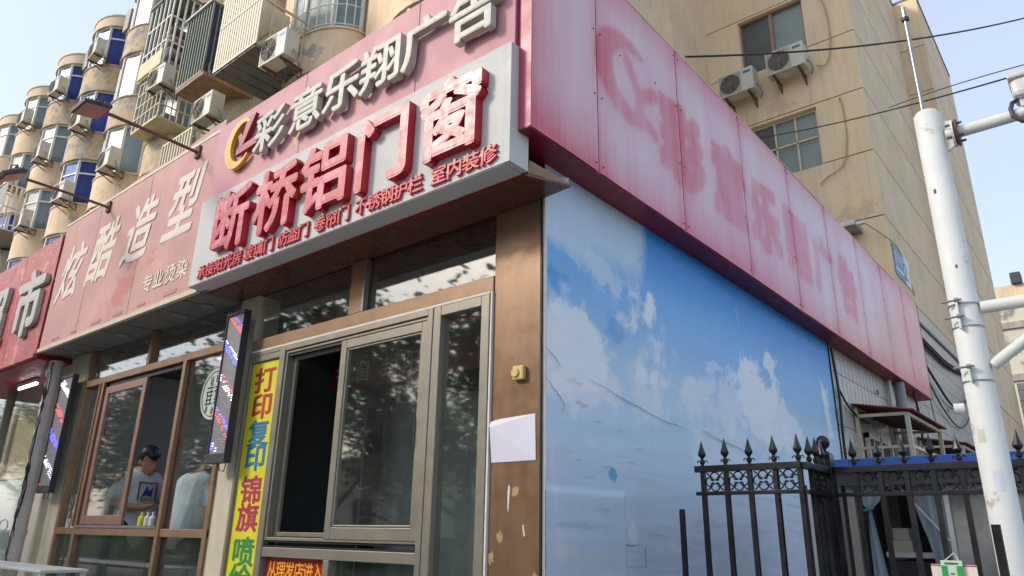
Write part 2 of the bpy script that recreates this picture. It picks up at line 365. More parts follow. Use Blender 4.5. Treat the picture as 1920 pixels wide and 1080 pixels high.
MB().prism([(-.232, 1.74), (-.226, 1.72), (-.220, 1.78), (-.216, 1.85), (-.226, 1.865), (-.233, 1.82)], -.0135, -.0125).build('paint_scrape', M['sealant'], shop)
MB().prism([(-.128, 1.655), (-.118, 1.60), (-.110, 1.605), (-.12, 1.66)], -.0135, -.0125).build('paint_scrape', M['sealant'], shop)
# brown soffit under the sign, with the bent corner tip
MB().prism([(-3.38, -.2925), (.10, -.2925), (.215, -.03), (-.005, -.008), (-3.38, .03)], 3.505, 3.520, 'z').build('soffit', M['brown_soffit'], shop)
MB().add([(.105, -.288, 3.522), (.215, -.03, 3.522), (.06, -.1, 3.62), (.08, -.25, 3.60), (.115, -.285, 3.60), (.20, -.06, 3.535)], [(0, 3, 2, 1), (0, 4, 3), (0, 1, 5, 4)]).build('bent_flashing', M['tan_frame'], shop)
MB().add([(.10, -.02, 3.60), (.10, .105, 3.655), (.10, .09, 3.585), (.108, -.02, 3.60), (.108, .105, 3.655), (.108, .09, 3.585)], [(0, 1, 2), (3, 5, 4), (0, 3, 4, 1), (1, 4, 5, 2), (2, 5, 3, 0)]).build('bracket_plate', M['galv'], shop)
# transom rails and mullions
def frame_rect(mb, x0, x1, z0, z1, w, y0, y1, wb=None):
    wb = wb or w
    mb.box(x0, x0+w, y0, y1, z0, z1); mb.box(x1-w, x1, y0, y1, z0, z1); mb.box(x0+w, x1-w, y0+.001, y1, z1-w, z1); mb.box(x0+w, x1-w, y0+.001, y1, z0, z0+wb)
    return mb
B(-3.02, -.367, -.02, .07, 3.0, 3.095).build('transom_rail', M['tan_frame'], shop, bev=.004)
B(-1.775, -1.625, -.018, .07, 3.097, 3.50).build('transom_mullion', M['tan_frame'], shop, bev=.004)
B(-1.622, -1.608, -.022, .02, 3.097, 3.50).build('transom_bead', M['galv'], shop)
B(-2.98, -1.777, .03, .036, 3.097, 3.50).build('pane', M['glass'], shop, own=True)
B(-1.606, -.367, .03, .036, 3.097, 3.50).build('pane', M['glass'], shop, own=True)
B(-.380, -.368, -.028, .02, 0, 2.998).build('sealant_strip', M['sealant'], shop)
B(-3.0, -.387, -.028, .02, 2.983, 2.998).build('sealant_strip', M['sealant'], shop)
# big window: fixed outer frame
win = MB()
frame_rect(win, -2.545, -.865, .0, 2.981, .045, -.035, .09)
frame_rect(win, -2.498, -.912, 1.545, 2.934, .022, -.022, .09)
win.box(-2.498, -.912, -.03, .09, 1.435, 1.50)
win.box(-1.775, -1.715, -.03, .09, .0, 1.435)
wf = win.build('window', M['olive_frame'], shop, bev=.004)
adj = MB(); frame_rect(adj, -2.476, -.934, 1.502, 1.543, .010, -.012, .05); adj.build('track', M['dark_gap'], wf)
g = MB(); [g.box(-2.474, -.936, y, y+.006, 1.567, 1.575) for y in (-.012, .012, .036)]; [g.box(-2.474, -.936, y, y+.006, 2.89, 2.91) for y in (-.012, .012, .036)]
g.build('track', M['dark_gap'], wf)['kind'] = 'stuff'
sash = MB(); frame_rect(sash, -1.80, -.905, 1.562, 2.905, .062, -.028, .008, .075); frame_rect(sash, -1.735, -.97, 1.64, 2.84, .012, -.020, .006)
sh = sash.build('sliding_sash', M['olive_frame'], shop, bev=.004)
B(-1.723, -.982, -.006, -.001, 1.652, 2.828).build('pane', M['glass'], sh, own=True)
B(-.985, -.972, -.034, -.028, 2.1, 2.28).build('handle', M['dark_gap'], sh)
sash = MB(); frame_rect(sash, -2.47, -1.78, 1.562, 2.905, .04, .03, .055); sash.build('inner_sash', M['olive_frame'], shop, bev=.003)
# narrow fixed light on the right
s2 = MB(); frame_rect(s2, -.863, -.388, .0, 2.981, .065, -.03, .06); s2w = s2.build('window', M['olive_frame'], shop, bev=.004)
B(-.797, -.454, .012, .018, .067, 2.914).build('pane', M['glass'], s2w, own=True)
B(-2.50, -1.777, .03, .036, .05, 1.433).build('pane', M['glass_low'], wf, own=True)
B(-1.713, -.912, .03, .036, .05, 1.433).build('pane', M['glass_low'], wf, own=True)
# yellow banner behind its narrow frame
s3 = MB(); frame_rect(s3, -3.02, -2.547, .0, 2.981, .032, -.03, .06); s3.box(-2.99, -2.58, -.025, .05, 2.90, 2.95); s3w = s3.build('window', M['olive_frame'], shop, bev=.004)
B(-2.985, -2.58, .03, .036, .035, 2.9).build('pane', M['room_wall'], s3w)
# interior
B(-3.05, -.03, 3.9, 3.95, 0, 3.5).build('back_wall', M['room_wall'], shop)
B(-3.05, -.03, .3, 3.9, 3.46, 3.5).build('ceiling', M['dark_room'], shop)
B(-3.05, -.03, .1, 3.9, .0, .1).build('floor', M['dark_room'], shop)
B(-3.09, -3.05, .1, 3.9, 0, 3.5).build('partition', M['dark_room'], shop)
B(-7.3, -.03, .04, .33, 3.5, 3.529).build('lintel', M['brown_soffit'], shop); cei = MB(); [cei.box(-3.0, -.1, y, y+.015, 3.452, 3.458) for y in (.6, 1.2, 1.8, 2.4, 3.0)]; [cei.box(x, x+.015, .3, 3.8, 3.452, 3.458) for x in (-2.6, -2.0, -1.4, -.8)]
cei.build('ceiling_grid', M['joint'], shop)
# side wall: strips of narrow tiles, row by row
B(-.35, -.036, .3, 15.8, 0, 5.3).build('side_wall', M['grout'], shop)
B(-.35, -.036, 15.8, 15.9, 0, 5.3).build('side_wall_end', M['tile'], shop)
tm = {}
zr = [z for z in np.arange(1.62, 5.3, .305)]
for i, z in enumerate(zr):
    y = 5.28
    while y < 15.7:
        y1 = min(y+2.6, 15.8)
        key = round(y1-y, 2)
        if key not in tm:
            q = MB(); n = int(key/.052)
            for k in range(n): q.box(-.01, .012+.003*((k*7) % 3 == 0), k*.052, k*.052+.047, .0, .297)
            tm[key] = q.mesh('tile_row', M['tile'])
        link('tile_row', tm[key], shop, (-.02, y, z)); y = y1+.004
B(-.036, -.01, 5.28, 15.8, 0, 1.6).build('tile_base', M['tile'], shop)
B(-.036, .02, 5.285, 15.85, 5.285, 5.34).build('parapet_cap', M['sill_grey'], shop)
for y, z in ((9.6, 3.2), (12.2, 3.9), (7.2, 3.45)):
    B(.012, .02, y, y+.06, z, z+.06).build('vent_hole', M['dark_gap'], shop)

# cloud poster over the side wall
py = np.linspace(-.0, 5.28, 440); pz = np.linspace(.0, 3.76, 314); Y, Z = np.meshgrid(py, pz)
wu = Y+.35*(fbm(Y, Z, 1.3, 3)-.5); wv = Z+.35*(fbm(Y, Z, 1.3, 4)-.5)
wu = wu+.10*(fbm(Y, Z, 7, 13, 4)-.5); wv = wv+.10*(fbm(Y, Z, 7, 14, 4)-.5)
cl = np.clip((fbm(wu, wv, 1.9, 5, 7, .6)-.5)*1.9+.5, 0, 1); fine = np.clip((fbm(wu, wv, 7, 6, 5, .65)-.5)*1.8+.5, 0, 1)
deep = np.array(lin('268cd2')); mid = np.array(lin('70b2de')); pale = np.array(lin('b2cbdc')); low = np.array(lin('b6c6d3')); wht = np.array(lin('e3e5e6')); fade = np.array(lin('bdd2dc'))
t = sst(Z+.12*(cl-.5)-.02*Y, 2.4, 3.5)[..., None]; C3 = (pale*(1-t)+deep*t)
t = sst(Z, 2.55, 3.1)[..., None]*(1-sst(Z, 3.1, 3.5))[..., None]*.55; C3 = C3*(1-t)+mid*t
t = sst(2.35-Z, 0, .7)[..., None]; C3 = C3*(1-t)+low*t
def blob(y, z, ry, rz, k=1., edge=.9, seed_off=0.):
    d = np.sqrt(((wu-y)/ry)**2+((wv-z)/rz)**2); return np.clip(sst(1.05-d+edge*1.5*(cl-.5)+.8*(fine-.5), 0., .55), 0, 1)*k
cm = np.zeros_like(Y)
for a in ((.30, 2.72, .5, .34, .9), (.95, 3.05, .22, .34, .75), (.55, 2.45, .6, .22, .6), (1.15, 2.78, .5, .3, .65), (1.0, 2.45, .9, .2, .5), (1.22, 3.2, .13, .28, .95), (.6, 3.3, .5, .22, .5), (1.25, 2.6, .5, .22, .8), (1.75, 2.62, .35, .16, .6), (3.3, 3.2, .16, .1, .85), (2.95, 2.85, .42, .40, .95), (3.2, 2.55, .7, .26, .8), (2.5, 2.6, .5, .2, .6), (4.95, 2.85, .13, .3, .8), (.2, 3.0, .08, .1, .4), (2.2, 2.9, .16, .06, .5), (2.4, 2.3, 1.2, .2, .35), (4.1, 2.35, .6, .2, .4)):
    cm = np.maximum(cm, blob(*a[:5]))
C3 = C3*(1-cm[..., None])+wht*cm[..., None]
f = np.clip(sst(1.32-Y+.25*(cl-.5), 0, .22)*sst(Z-3.12+.2*(cl-.5), 0, .25), 0, 1)[..., None]*.93; C3 = C3*(1-f)+fade*f
b = np.maximum(blob(.12, 3.05, .16, .14, .85, .5), blob(.78, 2.93, .3, .13, .6, .6))[..., None]; C3 = C3*(1-b)+np.array(lin('3d8ccb'))*b
# torn and stuck-on marks
for (y, z, ry, rz, c, k) in ((.68, 1.955, .045, .06, '4f9cbe', .9), (.36, 2.33, .07, .018, 'c09aa0', .7), (.12, 1.55, .05, .12, 'c8ccc8', .6), (.42, 1.5, .28, .04, 'bcc4bc', .5), (.3, 1.66, .3, .02, '8fb6cc', .6), (.3, 2.45, .08, .02, 'c9a49c', .5), (.9, 1.62, .05, .09, 'd8d8d2', .6), (.25, 1.36, .22, .05, 'd4d6d0', .6), (.62, 1.40, .10, .05, 'cfcfc4', .6), (.08, 1.9, .03, .25, 'd0d2cc', .4), (.55, 1.75, .12, .012, '7fb0cc', .5), (1.1, 1.9, .05, .012, 'd0c0b8', .5), (1.4, 1.55, .12, .03, 'd2d4d4', .4), (.2, 2.05, .1, .015, 'c8b8ae', .5), (.45, 2.12, .05, .02, 'd8d0bc', .5), (2.2, 1.7, .2, .04, 'ccd2d8', .4)):
    m_ = (np.abs((Y-y)/ry+(Z-z)/rz*.4)+np.abs((Z-z)/rz) < 1+.9*(fine-.5))[..., None]*k; C3 = C3*(1-m_)+np.array(lin(c))*m_
gr = (fbm(Y*.25, Z*9, 3, 12, 4) > .66)*(Z < 2.1)*(Y > .8)*.22
C3 = C3*(1-gr[..., None])+np.array(lin('7c90a4'))*gr[..., None]
C3 = C3*(1+.06*(fbm(Y*12, Z*.6, 1.5, 9, 4)-.5))[..., None]
rel = .014*sst(.775-Y, -.02, .02)*sst(1.845-Z, -.02, .02)+.010*(fbm(Y, Z, .9, 21, 4)-.5)+.006*(fbm(Y*.4, Z*3, 4, 22, 4)-.5)
rel += .006*(np.abs(Y-.775) < .03)*(Z < 1.85)
poster = thing('cloud_poster', 'large faded blue sky and clouds poster stretched over the side wall', 'poster', (0, 0, 0))
link('printed_sheet', gridmesh('printed_sheet', Y, Z, .004+rel, np.clip(C3, 0, 1), vmat('printed sky sheet', .45, .0012, 7, stretch=(1, .5, 4))), poster)
rgc = random.Random(4)
def crease(pts, r_=.0022, m_='joint'):
    P = [Vector(p) for p in pts]; out = []
    for i in range(len(P)-1):
        for k in range(5): q_ = P[i].lerp(P[i+1], k/5); out.append((.013+rgc.uniform(0, .002), q_.x+rgc.uniform(-.004, .004), q_.y+rgc.uniform(-.005, .005)))
    MB().tube(out, [r_*(.3+.7*math.sin(math.pi*(i+.5)/len(out))) for i in range(len(out))], 4).build('crease', M[m_], poster)
for pts in ([(.0, 2.43, 0), (.10, 2.36, 0), (.17, 2.31, 0), (.16, 2.25, 0)], [(.0, 2.60, 0), (.08, 2.56, 0), (.16, 2.50, 0)], [(.42, 2.49, 0), (.8, 2.43, 0), (1.3, 2.36, 0), (1.75, 2.33, 0)], [(1.9, 2.36, 0), (2.3, 2.31, 0), (2.9, 2.27, 0)],
            [(.22, 1.52, 0), (.4, 1.6, 0), (.46, 1.64, 0)], [(.4, 1.575, 0), (.8, 1.565, 0), (1.0, 1.56, 0)], [(1.0, 1.56, 0), (1.01, 1.40, 0)]): crease(pts)
for k in range(34):
    y = rgc.uniform(.2, 4.6); z = rgc.uniform(1.35, 2.25); L = rgc.uniform(.06, .3); crease([(y, z, 0), (y+L, z+rgc.uniform(-.02, .02), 0)], .0012, 'crease_blue')
B(-.002, .012, -.006, .012, 0, 3.70).build('edge_strip', M['sealant'], poster)
B(-.03, .016, 5.282, 5.30, .0, 3.76).build('edge_strip', M['dark_gap'], poster)

# ------------------------------------------------------------------ signs
sign = thing('side_sign', 'long sun-faded pink sign band above the cloud poster with ghost characters', 'sign', (.2, 0, 3.745))
js = [-.385, .31, 1.47, 2.69, 3.92, 5.12, 6.34, 7.53, 8.72, 9.80]
res = .015
gy = np.arange(-.4, 9.9, res); gz = np.arange(3.70, 5.40, res); GYy, GZz = np.meshgrid(gy, gz); ghost = np.zeros_like(GYy)
def raster(v2, faces):
    for f in faces:
        for k in range(1, len(f)-1):
            a, b2, c = v2[f[0]], v2[f[k]], v2[f[k+1]]
            i0 = int((min(a[0], b2[0], c[0])-gy[0])/res); i1 = int((max(a[0], b2[0], c[0])-gy[0])/res)+2
            j0 = int((min(a[1], b2[1], c[1])-gz[0])/res); j1 = int((max(a[1], b2[1], c[1])-gz[0])/res)+2
            i0, j0 = max(i0, 0), max(j0, 0)
            if i1 <= i0 or j1 <= j0: continue
            P, Q = GYy[j0:j1, i0:i1], GZz[j0:j1, i0:i1]
            d = (b2[0]-a[0])*(c[1]-a[1])-(c[0]-a[0])*(b2[1]-a[1])
            if abs(d) < 1e-9: continue
            u = ((P-a[0])*(c[1]-a[1])-(c[0]-a[0])*(Q-a[1]))/d; w = ((b2[0]-a[0])*(Q-a[1])-(P-a[0])*(b2[1]-a[1]))/d
            ghost[j0:j1, i0:i1] = np.maximum(ghost[j0:j1, i0:i1], (u > -.02)*(w > -.02)*(u+w < 1.02))
for ch, yc in zip('彩意乐翔广告', (1.50, 2.36, 3.16, 4.02, 4.86, 5.72)):
    v, fa = glyph_arrays(ch, .0, 0., 0.); raster(np.stack([v[:, 0]*.72+yc, v[:, 1]*.72+4.47], 1), fa)
d = np.sqrt(((GYy-.70)/.42)**2+((GZz-4.64)/.36)**2); d2 = np.sqrt(((GYy-.84)/.34)**2+((GZz-4.65)/.25)**2)
moon = (d < 1)*(d2 > 1)*(GYy < .93)
def seg(y0, z0, y1, z1, w):
    ll = (y1-y0)**2+(z1-z0)**2; tt = np.clip(((GYy-y0)*(y1-y0)+(GZz-z0)*(z1-z0))/ll, 0, 1); return np.hypot(GYy-y0-tt*(y1-y0), GZz-z0-tt*(z1-z0)) < w
moon = np.maximum(moon, seg(.70, 4.80, .86, 4.58, .06)); moon = np.maximum(moon, seg(.86, 4.58, 1.07, 4.70, .06)); moon = np.maximum(moon, seg(.86, 4.58, .84, 4.42, .06)); moon = np.maximum(moon, seg(.84, 4.43, 1.06, 4.36, .055))
for ax_ in (0, 1):
    for s_ in (-2, -1, 1, 2): ghost = np.maximum(ghost, np.roll(ghost, s_, ax_))
ghost = np.maximum(ghost, moon)
def blur(a, n, ax):
    k = np.exp(-.5*(np.arange(-2*n, 2*n+1)/n)**2); k /= k.sum(); return np.apply_along_axis(lambda r_: np.convolve(np.pad(r_, 2*n, mode='edge'), k, 'valid'), ax, a)
g1 = blur(blur(ghost, 1, 0), 1, 1); g2 = blur(blur(ghost, 7, 0), 6, 1)
dn = np.zeros_like(g2)                                    # pink run-off below the characters
for s_, k_ in ((10, .8), (18, .55), (28, .3)): dn[:-s_] = np.maximum(dn[:-s_], g2[s_:]*k_)
n1 = fbm(GYy, GZz, .9, 31, 5); n2 = fbm(GYy*3.5, GZz*.5, 2.0, 32, 5)
pk = .16+.35*(1-sst(GZz, 3.75, 4.2))+.30*sst(GZz, 5.0, 5.3)+.75*(n1-.5)+.30*(n2-.5)+.30*sst(GYy, 6.4, 7.5)
for j in js: pk += .22*np.exp(-((GYy-j)/.14)**2)
pk += .55*np.exp(-(GZz-3.745)/.10)+.30*np.exp(-np.abs(GZz-5.33)/.10)+.30*(1-sst(GYy, -.4, .2))
pk = np.clip(pk+.66*g1*(.75+.5*(n2-.3))+.26*g2+.24*dn*(1-g1), 0, 1)[..., None]
pk[..., 0] = pk[..., 0]
cpale = np.array(lin('dabdbc')); cpink = np.array(lin('cc4a5e'))
SC = cpale*(1-pk)+cpink*pk
vm = vmat('faded pink sheet', .32, .0, streak=.14)
for i in range(len(js)-1):
    a, b_ = js[i]+.004, js[i+1]-.004
    cols = np.where((gy >= a) & (gy <= b_))[0]; rows = np.where((gz >= 3.745) & (gz <= 5.335))[0]
    yy = GYy[np.ix_(rows, cols)].copy(); zz = GZz[np.ix_(rows, cols)].copy(); yy[:, 0] = a; yy[:, -1] = b_; zz[0, :] = 3.747; zz[-1, :] = 5.333
    e = np.minimum(yy-a, b_-yy); xx = .2-.006*np.exp(-e/.012)+.016*(fbm(yy, zz, .9, 41)-.5) - .2
    link('panel', gridmesh('panel', yy, zz-3.745, xx, SC[np.ix_(rows, cols)], vm), sign)
B(-.02, .190, -.39, 9.80, 3.739, 3.7445).build('underside', M['deep_red'], sign)
B(-.02, .188, -.385, 9.795, 3.746, 5.325).build('backing', M['pink_deep'], sign)
B(.1125, .203, -.392, -.387, 3.745, 5.33).build('end_return', M['pink_deep'], sign)
B(.19, .205, 9.797, 9.805, 3.745, 5.335).build('end_trim', M['pink'], sign)
B(.0, .203, -.39, 9.8, 5.333, 5.345).build('top_trim', M['plaster'], sign)
for y, z in [(j+d_, z_) for j in js[1:-1] for d_ in (-.04, .04) for z_ in (3.80, 4.3, 4.8, 5.27)]+[(-.2, 4.9), (.6, 4.78), (1.1, 4.83)]:
    MB().tube([(.196, y, z), (.205, y, z)], .005, 6).build('rivet', M['rust'], sign)

fs = thing('front_sign', 'faded pink upper sign board with raised grey characters and a yellow crescent logo', 'sign', (-3.38, -.42, 4.3))
fj = [-3.38, -2.05, -.75, .105]
for i in range(3):
    B(fj[i]+.003, fj[i+1]-.003, -.42, -.405, 3.72, 5.06).build('panel', M['pink'], fs, bev=.003)
B(-3.375, .106, -.403, -.30, 3.53, 5.055).build('board', M['pink_deep'], fs)
letters(fs, '彩意乐翔广告', (-2.39, -1.90, -1.47, -1.04, -.61, -.18), 4.645, -.445, .44, .38, .05, M['grey_letter'], off=.022)
def crescent():
    o_, i_ = [], []
    for k in range(25):
        a = math.radians(48+k*(322-48)/24); o_.append((.215*math.cos(a), .235*math.sin(a)))
    for k in range(25):
        a = math.radians(310-k*(310-60)/24); i_.append((.045+.17*math.cos(a), .005+.185*math.sin(a)))
    return [(x-2.90, z+4.71) for x, z in o_+i_]
cr = crescent(); mbq = MB(); n_ = len(cr)//2
for k in range(n_-1):
    mbq.prism([cr[k], cr[k+1], cr[2*n_-2-k], cr[2*n_-1-k]], -.47, -.435)
mbq.build('logo_crescent', M['yellow_logo'], fs)
lg = MB(); lg.prism([(-2.80, 4.93), (-2.68, 4.93), (-2.84, 4.66), (-2.90, 4.63)], -.468, -.435); lg.prism([(-2.93, 4.79), (-2.88, 4.81), (-2.82, 4.68), (-2.87, 4.66)], -.466, -.435)
lg.prism([(-2.92, 4.66), (-2.86, 4.67), (-2.60, 4.69), (-2.57, 4.62), (-2.93, 4.60)], -.467, -.435)
lg.build('logo_mark', M['darkred_logo'], fs)
for x in (-3.08, -2.75): B(x, x+.02, -.44, -.42, 4.6, 4.62).build('stand_off', M['galv'], fs)

ws = thing('white_sign', 'projecting white sign box with big raised red characters and a row of small red characters', 'sign', (-3.39, -.46, 3.525))
B(-3.39, .0695, -.46, -.4555, 3.525, 4.30).build('face', M['white_panel'], ws)
B(-3.39, .098, -.455, -.422, 3.527, 4.298).build('tray', M['white_panel'], ws)
B(.07, .112, -.4595, -.295, 3.5255, 4.2995).build('end_return', M['white_panel'], ws)
MB().box(-3.388, .0695, -.4545, -.302, 3.519, 3.5245).build('lower_lip', M['white_panel'], ws)
B(-3.388, .096, -.3015, -.293, 3.503, 3.523).build('red_edge', M['deep_red'], ws)
letters(ws, '断桥铝门窗', (-2.75, -2.12, -1.52, -.92, -.31), 3.945, -.4605, .565, .545, .062, M['red_letter'], off=.030, side=M['red_side'])
xs = list(np.linspace(-3.17, -2.62, 5))+list(np.linspace(-2.46, -2.19, 3))+list(np.linspace(-2.01, -1.76, 3))+list(np.linspace(-1.57, -1.31, 3))+list(np.linspace(-1.13, -.62, 5))+list(np.linspace(-.42, -.03, 4))
letters(ws, '承接阳光房玻璃门防盗门卷帘门不锈钢护栏室内装修', xs, 3.605, -.4605, .135, .125, .018, M['red_small'], off=.02)

bs = thing('barber_sign', 'wide sagging faded pink canvas sign with white brush characters over the barber shop', 'sign', (-7.04, -.37, 3.5))
nx = 60; nzz = 26; XX = np.linspace(-7.04, -3.385, nx); v = []; fcs = []
for j in range(nzz):
    for i in range(nx):
        t = j/(nzz-1); zt = 5.07+.02*math.sin(i*.25)+.10*(i/nx); zz = 3.535+t*(zt-3.535)
        w = .0015*math.sin(i*.55+j*.3)+.0015*math.sin(i*.21-j*.5)
        v.append((XX[i], -.37+w*(.3+.7*math.sin(math.pi*t)), zz))
for j in range(nzz-1):
    for i in range(nx-1): fcs.append((j*nx+i, j*nx+i+1, (j+1)*nx+i+1, (j+1)*nx+i))
q = MB(); q.add(v, fcs); q.build('canvas', M['banner_pink'], bs, smooth=True)
B(-7.03, -3.39, -.345, -.10, 3.53, 5.05).build('box_frame', M['banner_pink'], bs)
B(-7.04, -3.39, -.388, -.35, 3.50, 3.545).build('bottom_trim', M['cream_steel'], bs, bev=.004)
B(-7.04, -3.39, -.375, -.33, 5.08, 5.11).build('top_trim', M['cream_steel'], bs)
for x in (-6.02, -4.78): B(x, x+.006, -.3738, -.3730, 3.545, 5.06).build('seam', M['pale_trace'], bs)
letters(bs, '炫酷造型', (-6.60, -5.78, -4.91, -4.02), 4.44, -.3735, .62, .72, .002, M['banner_white'], off=.022, shear=.30, dz=(-.06, 0, .02, .05))
letters(bs, '专业烫染', (-4.42, -4.20, -3.97, -3.75), 3.80, -.3735, .21, .19, .002, M['banner_white'], off=.02)
for k in range(14):
    x = -6.95+k*.265
    if k % 2: B(x, x+.16+.04*(k % 3), -.3745, -.3738, 3.60-.01*(k % 2), 3.615+.008*(k % 3)).build('old_lettering_trace', M['pale_trace'], bs)
# planks of the soffit below the canvas sign
for k in range(9):
    x0 = -7.04+k*.415
    B(x0+.006, x0+.409, -.345, .06 if k > 0 else .03, 3.503+.004*(k % 3), 3.525).build('soffit_board', M['sill_grey'], bs, bev=.003)
for x in (-6.6, -5.4, -4.2, -3.7):
    MB().lathe([(.0, -.004), (.055, -.004), (.06, 0), (.0, .001)], (x, -.12, 3.5), 14).build('round_cover', M['galv'], bs)

ms = thing('supermarket_sign', 'weathered red sheet sign with raised grey characters at the left end of the row', 'sign', (-7.06, -.4, 3.45))
for i, (a, b_) in enumerate(((-8.22, -7.065), (-9.42, -8.23), (-10.6, -9.43))):
    B(a, b_, -.39, -.37, 3.50, 4.98).build('panel', M['market_red'], ms, bev=.004)
B(-10.6, -7.06, -.36, .8, 3.44, 4.96).build('box', M['deep_red'], ms)
B(-10.6, -7.06, -.41, -.355, 3.455, 3.50).build('bottom_lip', M['market_red'], ms)
letters(ms, '超市', (-8.93, -7.60), 4.19, -.395, .92, .88, .05, M['grey_letter'], off=.035)

# ------------------------------------------------------------------ things on the print shop front
yb = thing('yellow_banner', 'tall narrow yellow banner with red blue magenta and green characters in the window frame', 'banner', (-2.79, 0, .1))
B(-2.984, -2.582, -.004, .002, .1, 2.895).build('sheet', M['banner_yellow'], yb)
cz = (2.745, 2.535, 2.325, 2.14, 1.90, 1.70, 1.46, 1.27)
for ch, z, mm in zip('打印复印锦旗喷绘', cz, ('print_red', 'print_red', 'print_blue', 'print_blue', 'print_magenta', 'print_magenta', 'print_green', 'print_green')):
    letters(yb, ch, (-2.78,), z, -.005, .30, .215, .002, M[mm], off=.022)
rb = thing('red_notice', 'small red notice with yellow characters below the sliding window', 'notice', (-2.12, 0, 1.2))
B(-2.48, -1.79, .012, .018, 1.15, 1.432).build('sheet', M['red_print_bg'], rb)
letters(rb, '从理发店进入', np.linspace(-2.40, -1.87, 6), 1.355, .010, .115, .115, .002, M['orange_print'], off=.02)
dn_ = thing('indoor_banner', 'dull red banner with grey characters seen inside the shop behind the glass', 'banner', (-2.2, .5, 2.9))
B(-4.2+1.1, -.9, .50, .51, 3.05, 3.42).build('sheet', M['dull_red'], dn_)
letters(dn_, '承铝镁塑', (-2.86, -2.42, -2.16, -1.9), 3.22, .497, .24, .22, .002, M['dull_letter'], off=.015)
B(-3.0, -.9, .78, .79, 2.78, 3.05).build('sheet', M['dull_red'], dn_)
letters(dn_, '钢窗封阳台', (-2.82, -2.56, -2.2, -1.94, -1.68), 2.93, .777, .22, .20, .002, M['dull_letter'], off=.015)
cab = thing('dark_cabinet', 'dark cabinet with a vertical black post standing inside behind the open pane', 'cabinet', (-2.4, 1.2, .1))
B(-3.0, -1.0, 1.2, 1.6, .1, 2.72).build('body', M['room_dark_panel'], cab)
B(-2.60, -2.50, .9, 1.0, .1, 2.78).build('post', M['dark_gap'], cab)
B(-2.76, -2.68, 1.18, 1.197, 2.08, 2.20).build('orange_tag', M['tan_frame'], cab)
pp = thing('paper_sheet', 'white sheet of paper with a small blue mark taped on the brown pillar', 'paper', (-.2, -.02, 1.98))
v = [(-.375, -.018, 2.21), (-.045, -.016, 2.232), (-.04, -.016, 1.985), (-.352, -.016, 1.985), (-.36, -.03, 2.18), (-.30, -.016, 2.222)]
MB().add(v, [(0, 5, 4), (5, 1, 2, 3, 4)]).build('sheet', M['paper'], pp)
k = MB()
for i in range(3): k.prism([(-.30+.0, 2.175-i*.022), (-.285, 2.19-i*.022), (-.27, 2.175-i*.022), (-.27, 2.163-i*.022), (-.285, 2.178-i*.022), (-.30, 2.163-i*.022)], -.020, -.0185)
k.build('printed_mark', M['brand_blue'], pp)
k = MB(); [k.box(-.305+.015*i, -.297+.015*i, -.0195, -.0185, 2.085, 2.09+.004*(i % 2)) for i in range(4)]; k.build('printed_mark', M['joint'], pp)
yx = thing('yellow_box', 'small yellowed plastic bell box on the brown pillar above the paper', 'door bell', (-.15, -.02, 2.42))
B(-.19, -.112, -.045, -.013, 2.425, 2.505).build('housing', M['yellow_box'], yx, bev=.008)
MB().tube([(-.165, -.055, 2.465), (-.165, -.044, 2.465)], .026, 16).build('button', M['yellow_box'], yx, smooth=True, bev=.003)

# ------------------------------------------------------------------ barber shop
bb = thing('barber_shop', 'barber shop front with brown window frames between the two flashing LED panels', 'shop', (-5.0, 0, 0))
B(-3.30, -3.03, -.01, .2, 0, 3.5).build('pillar', M['cream_steel'], bb)
B(-7.0, -6.42, -.01, .2, 0, 3.5).build('pillar', M['cream_steel'], bb)
fr = MB()
fr.box(-6.42, -3.30, -.03, .06, 3.08, 3.15); fr.box(-6.42, -3.30, -.028, .06, 1.545, 1.61)
for x in (-6.42, -5.93, -4.16, -3.36): fr.box(x, x+.06, -.032, .06, 0, 3.08)
for x in (-6.42, -4.95, -3.36): fr.box(x, x+.06, -.032, .06, 3.15, 3.5)
fr.box(-4.12, -4.085, -.04, .0, 0, 3.08); fr.box(-5.96, -5.935, -.045, .02, 1.62, 3.08)
wfr = fr.build('window', M['tan_frame'], bb, bev=.004)
B(-5.87, -4.16, -.035, .05, 1.612, 1.635).build('sill_track', M['galv'], wfr)
B(-5.87, -5.81, .0, .05, 1.63, 3.08).build('track_gap', M['dark_gap'], wfr)
B(-5.87, -4.16, .0, .05, 3.03, 3.078).build('track_gap', M['dark_gap'], wfr)
B(-6.36, -5.96, .01, .016, 1.61, 3.08).build('pane', M['glass'], wfr, own=True)
B(-4.08, -3.36, .01, .016, 1.61, 3.08).build('pane', M['glass'], wfr, own=True)
B(-6.36, -4.95, .01, .016, 3.15, 3.5).build('pane', M['glass'], wfr, own=True); B(-4.89, -3.36, .01, .016, 3.15, 3.5).build('pane', M['glass'], wfr, own=True)
B(-6.36, -5.93, .01, .016, .02, 1.545).build('pane', M['glass_low'], wfr, own=True); B(-5.87, -4.16, .01, .016, .02, 1.545).build('pane', M['glass_low'], wfr, own=True); B(-4.08, -3.36, .01, .016, .02, 1.545).build('pane', M['glass_low'], wfr, own=True)
s4 = MB(); frame_rect(s4, -5.80, -4.86, 1.64, 3.02, .075, -.03, .0, .085); s4w = s4.build('sliding_sash', M['copper_frame'], bb, bev=.004)
B(-5.725, -4.935, -.018, -.012, 1.725, 2.945).build('pane', M['glass'], s4w, own=True)
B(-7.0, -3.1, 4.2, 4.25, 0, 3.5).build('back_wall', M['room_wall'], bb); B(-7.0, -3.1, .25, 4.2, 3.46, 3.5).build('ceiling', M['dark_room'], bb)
B(-5.1, -4.1, .2, 1.2, .58, .92).build('step', M['dark_room'], bb); B(-7.0, -3.1, .1, 4.2, 0, .58).build('floor', M['dark_room'], bb); B(-7.05, -7.0, .1, 4.2, 0, 3.5).build('partition', M['room_wall'], bb)
